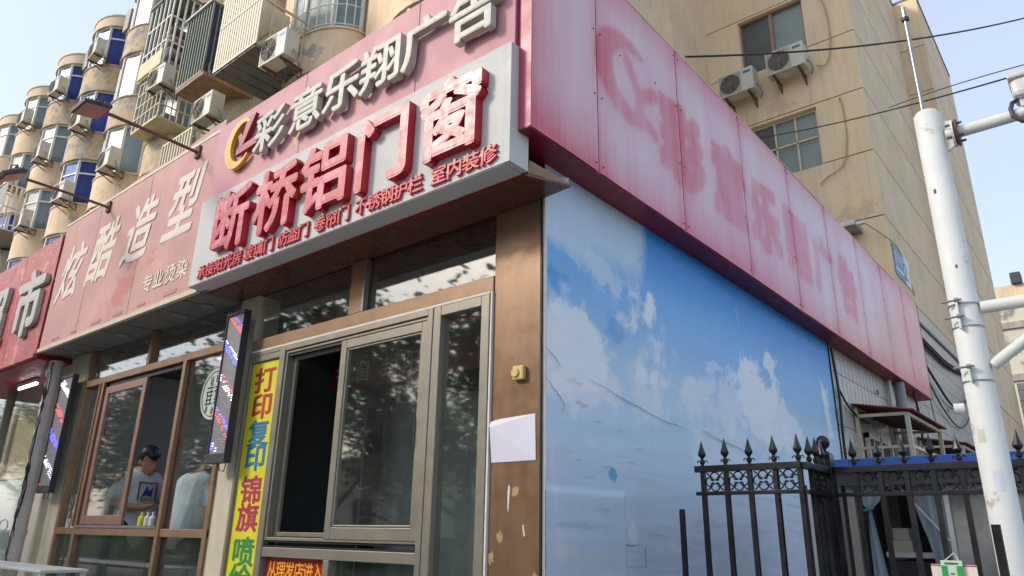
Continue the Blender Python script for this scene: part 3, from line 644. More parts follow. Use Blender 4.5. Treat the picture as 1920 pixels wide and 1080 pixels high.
B(-3.095, -3.0932, .1, 4.2, 0, 3.5).build('partition', M['dark_room'], bb)
def lamp(name, label, mb, m, frame=None):
    t = thing(name, label, 'ceiling light'); mb.build('diffuser', m, t)
    if frame: frame.build('frame', M['white_frame'], t)
lamp('ceiling_light', 'square bluish ceiling light panel glowing inside the barber shop', B(-5.35, -4.65, .9, 1.5, 3.445, 3.452), M['lamp_panel'], B(-5.37, -4.63, .88, 1.52, 3.4525, 3.459))
lamp('ceiling_light', 'small round warm downlight behind the barber shop transom', MB().lathe([(0, 0), (.05, 0), (.05, .01), (0, .01)], (-4.0, .7, 3.44), 16), M['lamp_warm'])
lamp('ceiling_light', 'upper white tube light seen through the open barber shop window', MB().tube([(-7.0, 2.4, 3.2), (-5.9, 2.4, 3.2)], .02, 8), M['lamp_tube'])
lamp('ceiling_light', 'white tube light deep inside the barber shop behind the seated person', MB().tube([(-6.9, 3.3, 3.15), (-5.7, 3.3, 3.15)], .018, 8), M['lamp_tube'])
st = thing('round_sticker', 'pale round sticker with black characters on the barber shop glass', 'sticker', (-3.56, -.0, 2.72))
MB().tube([(-3.56, -.002, 2.72), (-3.56, .008, 2.72)], .225, 40).build('disc', mat('pale sticker', 'b4c0b4', .5), st)
q = MB(); pts = [(-3.56+.195*math.cos(a), -.006, 2.72+.195*math.sin(a)) for a in np.linspace(0, 2*math.pi, 41)]; q.tube(pts, .003, 4); q.build('ring', M['joint'], st)
rgs = random.Random(6)
for cx_, cz_, h_ in ((-3.64, 2.70, .07), (-3.50, 2.70, .07), (-3.62, 2.83, .035), (-3.53, 2.85, .035), (-3.66, 2.59, .025), (-3.56, 2.57, .025), (-3.46, 2.59, .025)):   # worn, unreadable characters
    q = MB(); [q.box(cx_-h_*rgs.uniform(.5, .9), cx_+h_*rgs.uniform(.5, .9), -.0045, -.003, cz_-h_+2*h_*k/4, cz_-h_*.82+2*h_*k/4) for k in range(5)]
    [q.box(cx_+dx, cx_+dx+h_*.16, -.0047, -.003, cz_-h_, cz_+h_*rgs.uniform(.3, 1)) for dx in (-h_*.55, h_*.3)]; q.build('worn_print', M['shirt_print'], st)

# LED barber panels
def led_panel(label, x0, x1, z0, z1, y, seed):
    t = thing('led_panel', label, 'LED sign', ((x0+x1)/2, y, z0), 'LED panels beside the barber shop windows')
    q = MB(); q.box(x0, x1, y, y+.065, z0, z0+.075); q.box(x0, x1, y, y+.065, z1-.03, z1); q.box(x0, x0+.012, y, y+.065, z0+.075, z1-.03); q.box(x1-.012, x1, y, y+.065, z0+.075, z1-.03); q.box(x0+.012, x1-.012, y+.02, y+.063, z0+.075, z1-.03)
    q.build('housing', M['black_plastic'], t, bev=.004); MB().box(x0-.004, x0-.001, y+.004, y+.063, z0, z1).build('silver_edge', M['galv'], t)
    B(x0+.013, x1-.013, y+.012, y+.0195, z0+.076, z1-.031).build('mesh_face', M['led_off'], t)
    nc = 9; nr = 54; dots = {'led_white': MB(), 'led_blue': MB(), 'led_red': MB(), 'led_dim': MB()}
    rng = random.Random(seed)
    for r_ in range(nr):
        for c in range(nc):
            x = x0+.03+(x1-x0-.06)*c/(nc-1); z = z0+.095+(z1-z0-.15)*r_/(nr-1)
            ph = (r_+c*1.1+seed*3) % 13.5
            key = 'led_dim'; blk = int((r_+c*1.1+seed*3)//13.5)
            if ph < 4.4 and rng.random() < .72: key = ('led_blue', 'led_red', 'led_white')[(blk+seed) % 3] if ph < 3.1 or seed == 1 else ('led_white', 'led_blue', 'led_red')[(blk+seed) % 3]
            s_ = .0044 if key != 'led_dim' else .0035
            dots[key].add([(x-s_, y+.010, z), (x, y+.010, z-s_), (x+s_, y+.010, z), (x, y+.010, z+s_), (x, y+.004, z)], [(0, 1, 4), (1, 2, 4), (2, 3, 4), (3, 0, 4)])
    for k_, d_ in dots.items():
        o = d_.build({'led_white': 'white_diodes', 'led_blue': 'blue_diodes', 'led_red': 'red_diodes', 'led_dim': 'unlit_diodes'}[k_], M[k_], t); o['kind'] = 'stuff'
    q = MB().tube([(x0+.12, y+.05, z0), (x0+.14, y+.05, z0-.05), (x0+.17, y+.07, z0-.06), (x0+.2, y+.065, z0+.01)], .004, 6); q.build('cable', M['wire'], t)
led_panel('tall LED panel of blue, red and white diagonals beside the yellow banner', -3.235, -2.965, 2.10, 3.335, -.16, 0)
led_panel('LED panel of diagonals on the cream pillar beside the red market sign', -6.82, -6.46, 1.955, 3.235, -.15, 1)

# ------------------------------------------------------------------ supermarket front
sm = thing('supermarket', 'supermarket front with wide dark glass below the red sign', 'shop', (-9, 0, 0))
B(-14, -7.4, .25, .26, .0, 3.44).build('pane', M['glass_low'], sm, own=True)
B(-14, -7.0, 3.6, 3.7, 0, 3.44).build('back_wall', M['dark_room'], sm)
for x in (-9.9, -12.4): B(x, x+.06, .2, .3, 0, 3.44).build('mullion', M['olive_frame'], sm)
B(-7.42, -7.02, .0, .3, 0, 3.44).build('pillar', M['pvc'], sm)
lamp('ceiling_light', 'white tube light glowing below the red market soffit', MB().tube([(-8.9, .05, 3.36), (-8.25, .05, 3.36)], .016, 8), M['lamp_tube'], B(-8.9, -8.25, .03, .07, 3.38, 3.42))
lamp('ceiling_light', 'long white tube light inside the supermarket window', MB().tube([(-11.0, 1.2, 3.05), (-8.6, 1.2, 3.05)], .018, 8), M['lamp_tube'])
pv = thing('drain_pipe', 'thick white drain pipe with a coupling left of the barber shop', 'pipe', (-6.95, -.15, 0))
MB().tube([(-7.02, -.16, 0), (-7.02, -.16, 3.44)], .072, 18).build('pipe', M['pvc'], pv, smooth=True)
for z in (1.52, 2.9): MB().tube([(-7.02, -.16, z), (-7.02, -.16, z+.06)], .082, 18).build('coupling', M['pvc'], pv, smooth=True)
q = thing('conduit', 'slim cream conduit running up beside the drain pipe', 'pipe', (-6.84, -.06, 0)); MB().tube([(-6.84, -.06, 0), (-6.84, -.06, 1.95)], .02, 10).build('tube', M['cream_steel'], q, smooth=True)
cb = thing('cable_bundle', 'tangled bundle of old cables hanging along the white drain pipe', 'cables', (-6.9, -.25, 1))
for i in range(7):
    rg = random.Random(i); pts = [(-6.90+.02*rg.uniform(-1, 1)+.012*math.sin(k*1.1+i), -.25+.02*rg.uniform(-1, 1), 3.40-k*.17) for k in range(14 if i % 2 else 11)]
    MB().tube(pts, .005+.002*(i % 2), 5).build('cable', M[('wire', 'cable_pale', 'rust')[i % 3]], cb, smooth=True)
MB().tube([(-7.1+.13*math.cos(a)-.12, -.26, 1.62+.06*math.sin(a)) for a in np.linspace(0, 6.28, 25)], .006, 6).build('loop', M['cable_pale'], cb)
sc = thing('security_camera', 'small white dome camera under the red market soffit', 'camera', (-7.2, -.1, 3.3))
MB().lathe([(0, .09), (.05, .085), (.055, .04), (.04, .0), (0, -.012)], (-7.2, -.15, 3.28), 18).build('dome', M['ac_white'], sc, smooth=True); B(-7.25, -7.15, -.2, -.1, 3.37, 3.44).build('bracket', M['ac_grey'], sc)
wr = thing('white_frame_table', 'white tubular frame table with wooden scraps at the lower left', 'table', (-5.6, -.7, 0))
B(-7.6, -4.72, -.66, -.28, 1.245, 1.27).build('tabletop', M['white_frame'], wr, bev=.006)
for x in (-4.76, -7.5):
    for y in (-.63, -.31): B(x-.02, x+.02, y-.02, y+.02, 0.15, 1.255).build('leg', M['white_frame'], wr)

# ------------------------------------------------------------------ people (voxel-fused bodies)
def blobmesh(name, parts, m, vox=.014, smooth_it=6):
    q = MB()
    for (a, ra, b_, rb_) in parts:
        a, b_ = Vector(a), Vector(b_); n = 12; pts = []; rs = []
        d = (b_-a); L = d.length; d.normalize()
        for k in range(5): th = math.pi/2*(k/5); pts.append(a-d*ra*math.cos(th)); rs.append(max(.002, ra*math.sin(th)))
        pts.append(a); rs.append(ra); pts.append(b_); rs.append(rb_)
        for k in range(1, 6): th = math.pi/2*(k/5); pts.append(b_+d*rb_*math.sin(th)); rs.append(max(.002, rb_*math.cos(th)))
        q.tube(pts, rs, n)
    me = q.mesh(name, m); o = bpy.data.objects.new(name, me); COL.objects.link(o)
    r_ = o.modifiers.new('r', 'REMESH'); r_.mode = 'VOXEL'; r_.voxel_size = vox
    s_ = o.modifiers.new('s', 'SMOOTH'); s_.iterations = smooth_it; s_.factor = .5
    bpy.context.view_layer.update(); dg = bpy.context.evaluated_depsgraph_get(); out = bpy.data.meshes.new_from_object(o.evaluated_get(dg)); out.name = name
    bpy.data.objects.remove(o); out.materials.clear(); out.materials.append(m); out.polygons.foreach_set('use_smooth', [True]*len(out.polygons)); return out
# standing man, head bowed over his phone (local frame: faces +X)
p1 = thing('person', 'man in a white printed t-shirt looking down inside the open barber shop window', 'person', (-5.80, .50, .58), rz=math.radians(2))
link('body', blobmesh('body', [((0, .0, .92), .13, (0, 0, 1.36), .14), ((.0, 0, 1.40), .056, (.07, 0, 1.48), .052), ((.115, 0, 1.49), .074, (.10, 0, 1.565), .086), ((.155, 0, 1.46), .048, (.165, 0, 1.435), .04), ((.195, 0, 1.475), .014, (.205, 0, 1.455), .016), ((.085, .082, 1.50), .018, (.085, .086, 1.525), .016), ((.085, -.082, 1.50), .018, (.085, -.086, 1.525), .016),
    ((.0, .19, 1.38), .05, (.03, .24, 1.12), .042), ((.03, .24, 1.12), .04, (.26, .10, 1.10), .030), ((.0, -.19, 1.38), .05, (.03, -.24, 1.12), .042), ((.03, -.24, 1.12), .04, (.26, -.08, 1.10), .030), ((.27, .09, 1.10), .032, (.33, .06, 1.12), .026), ((.27, -.07, 1.10), .032, (.33, -.04, 1.12), .026),
    ((.34, .065, 1.13), .010, (.36, .03, 1.15), .008), ((.335, .05, 1.105), .010, (.36, .015, 1.12), .008), ((.33, -.05, 1.13), .010, (.36, -.02, 1.15), .008), ((.335, -.04, 1.105), .010, (.36, -.01, 1.12), .008),
    ((0, .09, .9), .10, (0, .09, .48), .062), ((0, .09, .48), .058, (-.02, .09, .08), .042), ((0, -.09, .9), .10, (0, -.09, .48), .062), ((0, -.09, .48), .058, (-.02, -.09, .08), .042), ((-.02, .09, .05), .04, (.14, .1, .04), .035), ((-.02, -.09, .05), .04, (.14, -.1, .04), .035)], M['skin'], .013), p1)
link('hair', blobmesh('hair', [((.075, 0, 1.545), .094, (.09, 0, 1.595), .094), ((.14, 0, 1.60), .065, (.175, 0, 1.575), .045), ((.03, 0, 1.49), .06, (.02, 0, 1.54), .07)], M['hair'], .013, 3), p1)
link('t_shirt', blobmesh('t_shirt', [((0, .0, .88), .155, (0, 0, 1.34), .155), ((0, .07, 1.32), .13, (0, -.07, 1.32), .13), ((0, .12, 1.36), .085, (.02, .22, 1.22), .075), ((0, -.12, 1.36), .085, (.02, -.22, 1.22), .075)], M['shirt_white'], .015), p1)
link('trousers', blobmesh('trousers', [((0, .09, .92), .12, (0, .09, .46), .085), ((0, .09, .46), .085, (-.02, .09, .12), .07), ((0, -.09, .92), .12, (0, -.09, .46), .085), ((0, -.09, .46), .085, (-.02, -.09, .12), .07)], M['cloth_dark'], .015), p1)
q = MB(); frame_ = [(.150, .166, -.085, .085, 1.325, 1.333), (.156, .166, -.085, -.077, 1.17, 1.325), (.156, .166, .077, .085, 1.17, 1.325)]
for a in frame_: B(*a).build('shirt_print', M['shirt_print'], p1)
MB().prism([(-.05, 1.20), (-.01, 1.30), (.015, 1.25), (.05, 1.29), (.04, 1.20), (.0, 1.22)], .158, .168, 'x').build('shirt_print', M['blue_print'], p1)
for y in (-.055, -.015, .03): B(.158, .168, y, y+.03, 1.165, 1.195).build('shirt_print', M['shirt_print_y'], p1)
# fix parent offsets of prints (built in local coordinates)
for o in [c for c in p1.children if c.name.startswith('shirt_print')]:
    for vtx in o.data.vertices: vtx.co += ORG[p1.name]
p1.scale = (1.12, 1.12, 1.12)
# seated person seen from behind, leaning forward
p2 = thing('person', 'person in a pale blue t-shirt seated with the back to the barber shop glass', 'person', (-4.76, .50, .92), rz=math.radians(12))
link('body', blobmesh('body', [((0, 0, .62), .15, (0, .10, 1.10), .15), ((0, .13, 1.22), .058, (0, .22, 1.31), .052), ((0, .27, 1.34), .085, (0, .31, 1.40), .092), ((-.2, .1, 1.14), .05, (-.27, .12, .87), .042), ((-.27, .12, .87), .042, (-.16, .36, .80), .03), ((.2, .1, 1.14), .05, (.27, .12, .87), .042), ((.27, .12, .87), .042, (.16, .36, .80), .03),
    ((-.10, .05, .60), .10, (-.14, .45, .60), .07), ((-.14, .45, .60), .065, (-.14, .42, .14), .045), ((.10, .05, .60), .10, (.14, .45, .60), .07), ((.14, .45, .60), .065, (.14, .42, .14), .045), ((-.14, .42, .06), .045, (-.14, .56, .04), .035), ((.14, .42, .06), .045, (.14, .56, .04), .035)], M['skin'], .014), p2)
link('hair', blobmesh('hair', [((0, .27, 1.38), .095, (0, .30, 1.43), .10), ((0, .22, 1.33), .06, (0, .24, 1.36), .07)], M['hair'], .014, 3), p2)
link('t_shirt', blobmesh('t_shirt', [((-.06, 0, .66), .16, (-.06, .09, 1.08), .155), ((0, -.01, .66), .175, (0, .075, 1.06), .17), ((-.14, .09, 1.13), .08, (.14, .09, 1.13), .08), ((.06, 0, .66), .16, (.06, .09, 1.08), .155), ((-.13, .1, 1.12), .09, (-.25, .12, .95), .085), ((.13, .1, 1.12), .09, (.25, .12, .95), .085), ((0, .10, 1.15), .10, (0, .14, 1.20), .075)], M['shirt_pale'], .015), p2)
link('shorts', blobmesh('shorts', [((-.10, .02, .60), .14, (-.14, .36, .61), .10), ((.10, .02, .60), .14, (.14, .36, .61), .10)], M['cloth_dark'], .016), p2)
sl = thing('stool', 'round chrome rimmed stool under the seated person', 'stool', (-4.76, .56, .92))
MB().lathe([(0, .40), (.19, .40), (.2, .43), (.19, .46), (0, .46)], (-4.76, .56, .92), 24).build('seat', M['galv'], sl, smooth=True)
MB().lathe([(.22, 0), (.22, .02), (.03, .05), (.03, .40), (0, .4)], (-4.76, .56, .92), 20).build('base', M['galv'], sl, smooth=True)
pu = thing('product_bottles', 'yellow capped bottles on the barber shop window sill', 'bottles', (-5.0, .08, 1.64))
for x, mm in ((-4.72, 'banner_yellow'), (-4.60, 'white_frame'), (-4.5, 'white_frame')):
    MB().lathe([(.03, 0), (.03, .07), (.012, .09), (.015, .12), (0, .12)], (x, .09, 1.635), 12).build('bottle', M[mm], pu, smooth=True)
mr = thing('mirror_cabinet', 'tall pale cabinet standing just inside the left barber shop window', 'cabinet', (-6.3, .6, .75))
B(-6.35, -6.05, .5, .85, .58, 2.0).build('body', M['steel_white'], mr, bev=.01); B(-6.35, -6.05, .49, .498, 1.93, 1.99).build('top_band', M['dark_gap'], mr)

# ------------------------------------------------------------------ apartment building behind the shops
apt = thing('apartment_building', 'old cream apartment block with rows of weathered half round bay windows', 'building', (-20, 4.6, 0))
def PL(o): return Vector(o)-ORG[apt.name]
BA, BBb, WY = 1.15, .80, 4.6
FL = 2.68; SILL = [17.0-FL*k for k in range(5)]
def arc(a0, a1, n, ka=0.): return [((BA+ka)*math.cos(math.radians(a0+(a1-a0)*i/n)), -(BBb+ka)*math.sin(math.radians(a0+(a1-a0)*i/n))) for i in range(n+1)]
# wall slab with pilasters between the bays
B(-44, -3.6, WY, WY+.3, 3.0, 18.9).build('wall', M['bay_plaster'], apt)
B(-3.9, -3.6, WY+.3, 11.3, 3.0, 18.9).build('side_wall', M['plaster'], apt)
B(-44, -3.9, WY+.3, 15, 18.6, 18.9).build('roof', M['sill_grey'], apt)
cols = [-37.2, -33.75, -30.25, -26.8, -23.3, -19.85, -16.4, -12.9, -9.45, -6.0]
for i, xc in enumerate(cols[:-1]):
    xm = (xc+cols[i+1])/2
    B(xm-.42, xm+.42, WY-.10, WY-.002, 3.2, 18.95).build('pilaster', M['bay_plaster'], apt, own=True)
    for k, z in enumerate(SILL): B(xm-.425, xm+.425, WY-.105, WY-.1005, z-1.0, z-.97).build('groove', M['joint'], apt, own=True)
    B(xm-.28, xm+.12, WY-.42, WY-.11, 18.1, 18.95).build('rain_head', M['ac_grey'], apt, own=True)
# bay walls (parapets), shared meshes
def bay_parapet(z0, z1):
    q = MB(); P = arc(0, 180, 18); q.prism(P, z0, z1, 'z')
    q.prism(arc(0, 180, 18, .03), z1-.05, z1-.001, 'z'); q.prism(arc(0, 180, 18, .025), z0-.001, z0+.05, 'z'); return q
PM = {}
def parapet(mm, top=False):
    k = (mm, top)
    if k not in PM:
        PM[k] = (bay_parapet(0, .48) if top else bay_parapet(-(FL-1.62), 0)).mesh('bay_wall', M[mm], smooth=True)
    return PM[k]
def bay_window_mesh(split=True, seg=4):
    q = MB(); P = arc(6, 174, seg, -.05)
    for a in P: q.box(a[0]-.035, a[0]+.035, a[1]-.035, a[1]+.035, 0, 1.62)
    for a, b_ in zip(P[:-1], P[1:]):
        for z in ([.03, 1.59]+([1.12] if split else [])): q.bar((a[0], a[1], z), (b_[0], b_[1], z), .05, .06)
    return q
def bay_pane(seg=4, ka=-.055, z0=.05, z1=1.57):
    q = MB(); P = arc(6, 174, seg, ka)
    for a, b_ in zip(P[:-1], P[1:]): q.bar(((a[0]), a[1], (z0+z1)/2), (b_[0], b_[1], (z0+z1)/2), .012, z1-z0)
    return q
WM = {('w', s): bay_window_mesh(s).mesh('window', M['white_frame']) for s in (True, False)}
PNM = {k: bay_pane().mesh('pane', M[k]) for k in ('glass_blue', 'glass_pale')}
CM = {k: bay_pane(8, -.16, .02, 1.6).mesh('curtain', M[k]) for k in ('curtain', 'curtain_grey', 'dark_room', 'net_blue')}
style = {0: 'p', 1: 'p', 2: 'p', 3: 'mix', 4: 'blue', 5: 'white', 6: 'white', 7: 'blueb', 8: 'bars', 9: 'p'}
worn = {(4, 0): 'bay_worn', (4, 1): 'bay_worn', (5, 0): 'bay_worn', (3, 0): 'bay_worn', (6, 1): 'bay_worn', (6, 0): 'bay_worn', (2, 0): 'bay_plaster', (7, 1): 'bay_grey', (7, 0): 'steel_white', (6, 2): 'bay_worn', (7, 2): 'bay_grey', (2, 2): 'bay_grey', (5, 2): 'bay_plaster'}
for i, xc in enumerate(cols):
    for k, z in enumerate(SILL):
        if k == 4 and i > 4: continue
        mm = worn.get((i, k), 'bay_worn' if (i*3+k*5) % 4 == 0 else 'bay_plaster')
        pw = link('bay_wall', parapet(mm), apt, PL((xc, WY, z)))
        s_ = style[i]; split = s_ in ('blue', 'mix', 'blueb', 'p') and not (s_ == 'p' and k % 2)
        w_ = link('window', WM[('w', split)], apt, PL((xc, WY, z)))
        gl = 'glass_blue' if s_ in ('blue', 'blueb') or (s_ == 'mix' and k in (0, 3)) or (i == 2 and k in (2,)) else 'glass_pale'
        link('pane', PNM[gl], w_, (0, 0, 0))
        link('curtain', CM['curtain' if s_ in ('white', 'bars') or (i*k) % 3 == 1 else 'curtain_grey'], w_, (0, 0, 0))
    link('bay_top', parapet('bay_plaster', True), apt, PL((xc, WY, 18.62)))
# window bars of the bay nearest the pink sign
q = MB(); P = arc(8, 172, 14, .03); zc = SILL[2]
for a in P: q.tube([(a[0]-9.45, a[1]+WY, zc+.02), (a[0]-9.45, a[1]+WY, zc+1.6)], .012, 5)
for z in (.05, .55, 1.1, 1.55): q.tube([(a[0]-9.45, a[1]+WY, zc+z) for a in P], .014, 5)
wc = thing('window_cage', 'curved white bar grille round the bay window nearest the pink sign', 'window cage', (-9.45, WY-.8, zc)); q.build('bars', M['cage_white'], wc)

# rear wing (front wall faces the street, gable faces the camera's right)
TX, TY, TZ = -.33, 11.3, 16.5
wing = thing('rear_wing', 'cream rendered rear wing with recessed grooves and plain gable behind the pink side sign', 'building', (-2, 11.3, 0))
B(-3.6, TX-.03, TY+.03, 17.2, 3, TZ).build('core', M['joint'], wing)
B(TX-.5, .25, 17.23, 22.1, 3, TZ).build('core', M['joint'], wing)
gz_ = [3.3, 4.74, 6.19, 7.64, 9.08, 10.53, 11.98, 13.42, 14.87, TZ]
WINS = [(-2.80, -1.30, 11.84, 13.36), (-2.80, -1.30, 9.06, 10.46)]
for a, b_ in zip(gz_[:-1], gz_[1:]):
    z0, z1 = a+.012, b_-.012; cuts = [w for w in WINS if w[2] < z1 and w[3] > z0]
    q = MB()
    if not cuts: q.box(-3.6, TX, TY, TY+.03, z0, z1)
    else:
        w = cuts[0]; q.box(-3.6, w[0], TY, TY+.03, z0, z1); q.box(w[1], TX, TY, TY+.03, z0, z1)
        if z0 < w[2]: q.box(w[0], w[1], TY, TY+.03, z0, w[2])
        if z1 > w[3]: q.box(w[0], w[1], TY, TY+.03, w[3], z1)
        for w2 in cuts[1:]: pass
    q.build('wall_band', M['plaster'], wing, own=True)
    B(TX-.03, TX, TY+.03, 17.2, z0, z1).build('wall_band', M['plaster'], wing, own=True)
    B(TX, .28, 17.2, 17.23, z0, z1).build('wall_band', M['plaster'], wing, own=True)
    B(.25, .28, 17.23, 22.1, z0, z1).build('wall_band', M['plaster'], wing, own=True)
B(-3.6, TX+.02, TY-.02, 17.2, TZ, TZ+.08).build('roof_edge', M['sill_grey'], wing); B(TX-.2, .30, 17.21, 22.12, TZ, TZ+.08).build('roof_edge', M['sill_grey'], wing)
def wing_window(x0, x1, z0, z1, style):
    q = MB(); frame_rect(q, x0, x1, z0, z1, .05, TY+.10, TY+.16)
    if style == 'brown':
        q.box(x0+.70, x0+.78, TY+.09, TY+.15, z0, z1)
    else:
        for f_ in (.36, .66): q.box(x0+(x1-x0)*f_, x0+(x1-x0)*f_+.035, TY+.10, TY+.15, z0, z1)
        q.box(x0, x1, TY+.10, TY+.15, z0+.72, z0+.76)
    w_ = q.build('window', M['copper_frame' if style == 'brown' else 'cream_steel'], wing)
    B(x0+.05, x1-.05, TY+.125, TY+.131, z0+.05, z1-.05).build('pane', M['glass_pale'], w_)
    B(x0+.72 if style == 'brown' else x0+.5, x1-.05, TY+.2, TY+.21, z0, z1).build('curtain', M['curtain'], w_)
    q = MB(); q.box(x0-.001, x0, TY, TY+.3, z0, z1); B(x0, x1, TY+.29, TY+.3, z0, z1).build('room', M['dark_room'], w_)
    for a in ((x0-.002, x0+.012, TY+.031, TY+.10, z0, z1), (x1-.012, x1+.002, TY+.031, TY+.10, z0, z1), (x0, x1, TY+.031, TY+.10, z0-.002, z0+.012), (x0, x1, TY+.031, TY+.10, z1-.012, z1+.002)):
        B(*a).build('reveal', M['plaster'], w_)
# cut real openings in the core for the windows
for (x0, x1, z0, z1), s_ in zip(WINS, ('brown', 'old')): wing_window(x0, x1, z0, z1, s_)
core = [o for o in wing.children if o.name == 'core'][0]
q = MB()
xs_ = [-3.6, -2.80, -1.30, TX-.03]; zs_ = [3, 9.06, 10.46, 11.84, 13.36, TZ]
for i in range(3):
    for j in range(5):
        y0 = TY+.32 if (i == 1 and j in (1, 3)) else TY+.031
        q.box(xs_[i], xs_[i+1], y0, 17.19, zs_[j], zs_[j+1])
me = q.mesh('core', M['joint'], ORG[wing.name]); core.data = me
np_ = thing('house_number_plate', 'small grey blue and white number plate on the cream gable above the sign', 'number plate', (TX, 11.9, 6.45))
B(TX+.001, TX+.015, 11.48, 12.28, 6.46, 7.10).build('plate', M['number_plate'], np_); B(TX+.001, TX+.016, 12.28, 12.72, 6.46, 7.10).build('white_plate', M['plate_white'], np_)
o = letters(np_, '2', (12.50,), 6.76, TX+.017, .55, .50, .002, M['number_plate'], face='+x', off=.02)
for y in (11.62, 11.85, 12.08):     # worn, unreadable characters
    q = MB(); [q.box(TX+.0155, TX+.017, y-.07, y+.07, 6.80+k*.05, 6.815+k*.05) for k in range(4)]; q.box(TX+.0155, TX+.0168, y-.01, y+.01, 6.78, 6.98); q.build('worn_print', M['plate_white'], np_)
MB().box(TX+.0155, TX+.017, 11.56, 12.16, 6.60, 6.65).build('worn_print', M['plate_white'], np_)
fx = thing('wall_lamp', 'small grey lamp bracket on the cream wing just above the pink sign', 'lamp', (-1.6, 11.0, 6.9))
B(-1.25, -.75, 10.75, 11.29, 7.35, 7.47).build('housing', M['galv'], fx, bev=.01); B(-.78, -.60, 10.8, 10.9, 7.36, 7.42).build('lens', M['steel_white'], fx)
def cable(name, label, pts, r, m):
    n = 24; P = [Vector(p) for p in pts]; out = []
    for i in range(len(P)-1):
        p0, p1_, p2_, p3 = P[max(i-1, 0)], P[i], P[i+1], P[min(i+2, len(P)-1)]
        for k in range(8):
            t = k/8; out.append(.5*((2*p1_)+(p2_-p0)*t+(2*p0-5*p1_+4*p2_-p3)*t*t+(3*p1_-p0-3*p2_+p3)*t**3))
    out.append(P[-1]); o = MB().tube(out, r, 6).build(name, m, smooth=True, own=True); return tag(o, label, 'cable')
cable('cable', 'pale cable looping down the cream wall from the right air conditioner', [(-1.15, 11.25, 11.4), (-.95, 11.24, 11.35), (-.82, 11.25, 11.8), (-.80, 11.25, 12.6), (-.92, 11.25, 13.4), (-.95, 11.25, 14.6)], .014, M['cable_wall'])
cable('cable', 'pale cable hanging on the cream wall beside the lower old window', [(-.80, 11.25, 10.35), (-.78, 11.22, 10.42), (-.76, 11.25, 10.0), (-.78, 11.25, 9.4), (-.92, 11.25, 8.9), (-1.25, 11.25, 8.72), (-1.4, 11.25, 8.6)], .014, M['cable_wall'])
cable('cable', 'thin cable running from the lamp bracket to the number plate', [(-.6, 10.9, 7.38), (-.4, 11.2, 7.2), (-.3, 11.5, 7.12), (-.32, 12.3, 7.05), (-.32, 12.9, 6.4)], .010, M['cable_pale'])

# air conditioners
def make_ac(name='air_conditioner', w=.82, h=.58, d=.30):
    t = thing(name, 'x', 'air conditioner', (0, 0, 0))
    B(-w/2, w/2, -d/2, d/2, 0, h).build('casing', M['ac_white'], t, bev=.015)
    q = MB()
    for rr_ in (.06, .10, .14, .18, .22): q.tube([(-.13+rr_*math.cos(a), -d/2-.012, h/2+rr_*math.sin(a)) for a in np.linspace(0, 2*math.pi, 21)], .006, 4, False)
    for a in np.linspace(0, math.pi, 5)[:-1]: q.bar((-.13-.23*math.cos(a), -d/2-.012, h/2-.23*math.sin(a)), (-.13+.23*math.cos(a), -d/2-.012, h/2+.23*math.sin(a)), .008)
    for z in np.linspace(.05, h-.05, 13): q.box(-w/2+.03, w/2-.28, -d/2-.008, -d/2-.002, z-.004, z+.004)
    q.build('fan_grille', M['ac_grey'], t)
    MB().tube([(-.13, -d/2-.004, h/2), (-.13, -d/2+.0, h/2)], .235, 24).build('fan_opening', M['ac_dark'], t)
    B(w/2-.22, w/2-.05, -d/2-.006, -d/2-.001, h-.14, h-.08).build('badge', M['brand_blue'], t)
    for x in (-.27, .27): MB().box(x-.02, x+.02, -d/2, d/2+.22, -.04, -.001).box(x-.015, x+.015, d/2+.19, d/2+.22, -.24, -.04).build('bracket', M['rust'], t); MB().bar((x, -d/2+.10, -.05), (x, d/2+.18, -.22), .022).build('brace', M['rust'], t)
    MB().tube([(w/2, .05, .18), (w/2+.07, .05, .10), (w/2+.09, .1, -.05), (w/2+.02, .2, -.10)], .022, 6).build('hose', M['cable_pale'], t, smooth=True)
    return t
ac0 = make_ac()
acs = [((-2.80, 10.95, 11.15), 0, 'left air conditioner of the pair under the brown window on the cream wall', 'air conditioners under the brown window'),
       ((-1.68, 10.95, 11.28), 0, 'right air conditioner of the pair, set against the brown window sill', 'air conditioners under the brown window')]
G2 = 'air conditioners on the bay windows'
for (i, k, lab) in ((4, 0, 'air conditioner beside the top blue glass bay window'), (3, 0, 'air conditioner covering the right of the second blue top bay from the sky'),
                    (2, 0, 'air conditioner on the leftmost topmost pale bay window'), (4, 1, 'air conditioner beside the middle blue bay just under the floodlight head'),
                    (3, 1, 'air conditioner on the pale bay one floor below the top'), (4, 2, 'air conditioner at the foot of the lowest blue bay'),
                    (5, 2, 'large air conditioner right of the white curtained bay above the canvas sign'), (2, 1, 'air conditioner behind the left floodlight beside the white cage'), (3, 2, 'air conditioner low on the left above the sagging canvas sign edge')):
    acs.append(((cols[i]+1.02, WY-.92, SILL[k]+(-.15 if k else -.05)), 0, lab, G2))
acs += [((-15.3, 3.35, 12.55), 0, 'air conditioner hanging under the tall white cage', G2), ((-12.0, 3.25, 10.25), 0, 'air conditioner under the plank floor of the green tarpaulin cage', G2), ((-8.9, 3.05, 10.25), 0, 'air conditioner under the slatted cream balcony box beside the pink sign', G2)]
for n, (loc, rz, lab, g_) in enumerate(acs):
    a = ac0 if n == 0 else copy_tree(ac0)
    a.location = loc; a['label'] = lab; a['group'] = g_
    if g_ == G2: a.scale = (1.0, 1.05, 1.05); a.rotation_euler = (0, 0, math.radians([0, 3, -3, 4][n % 4]))

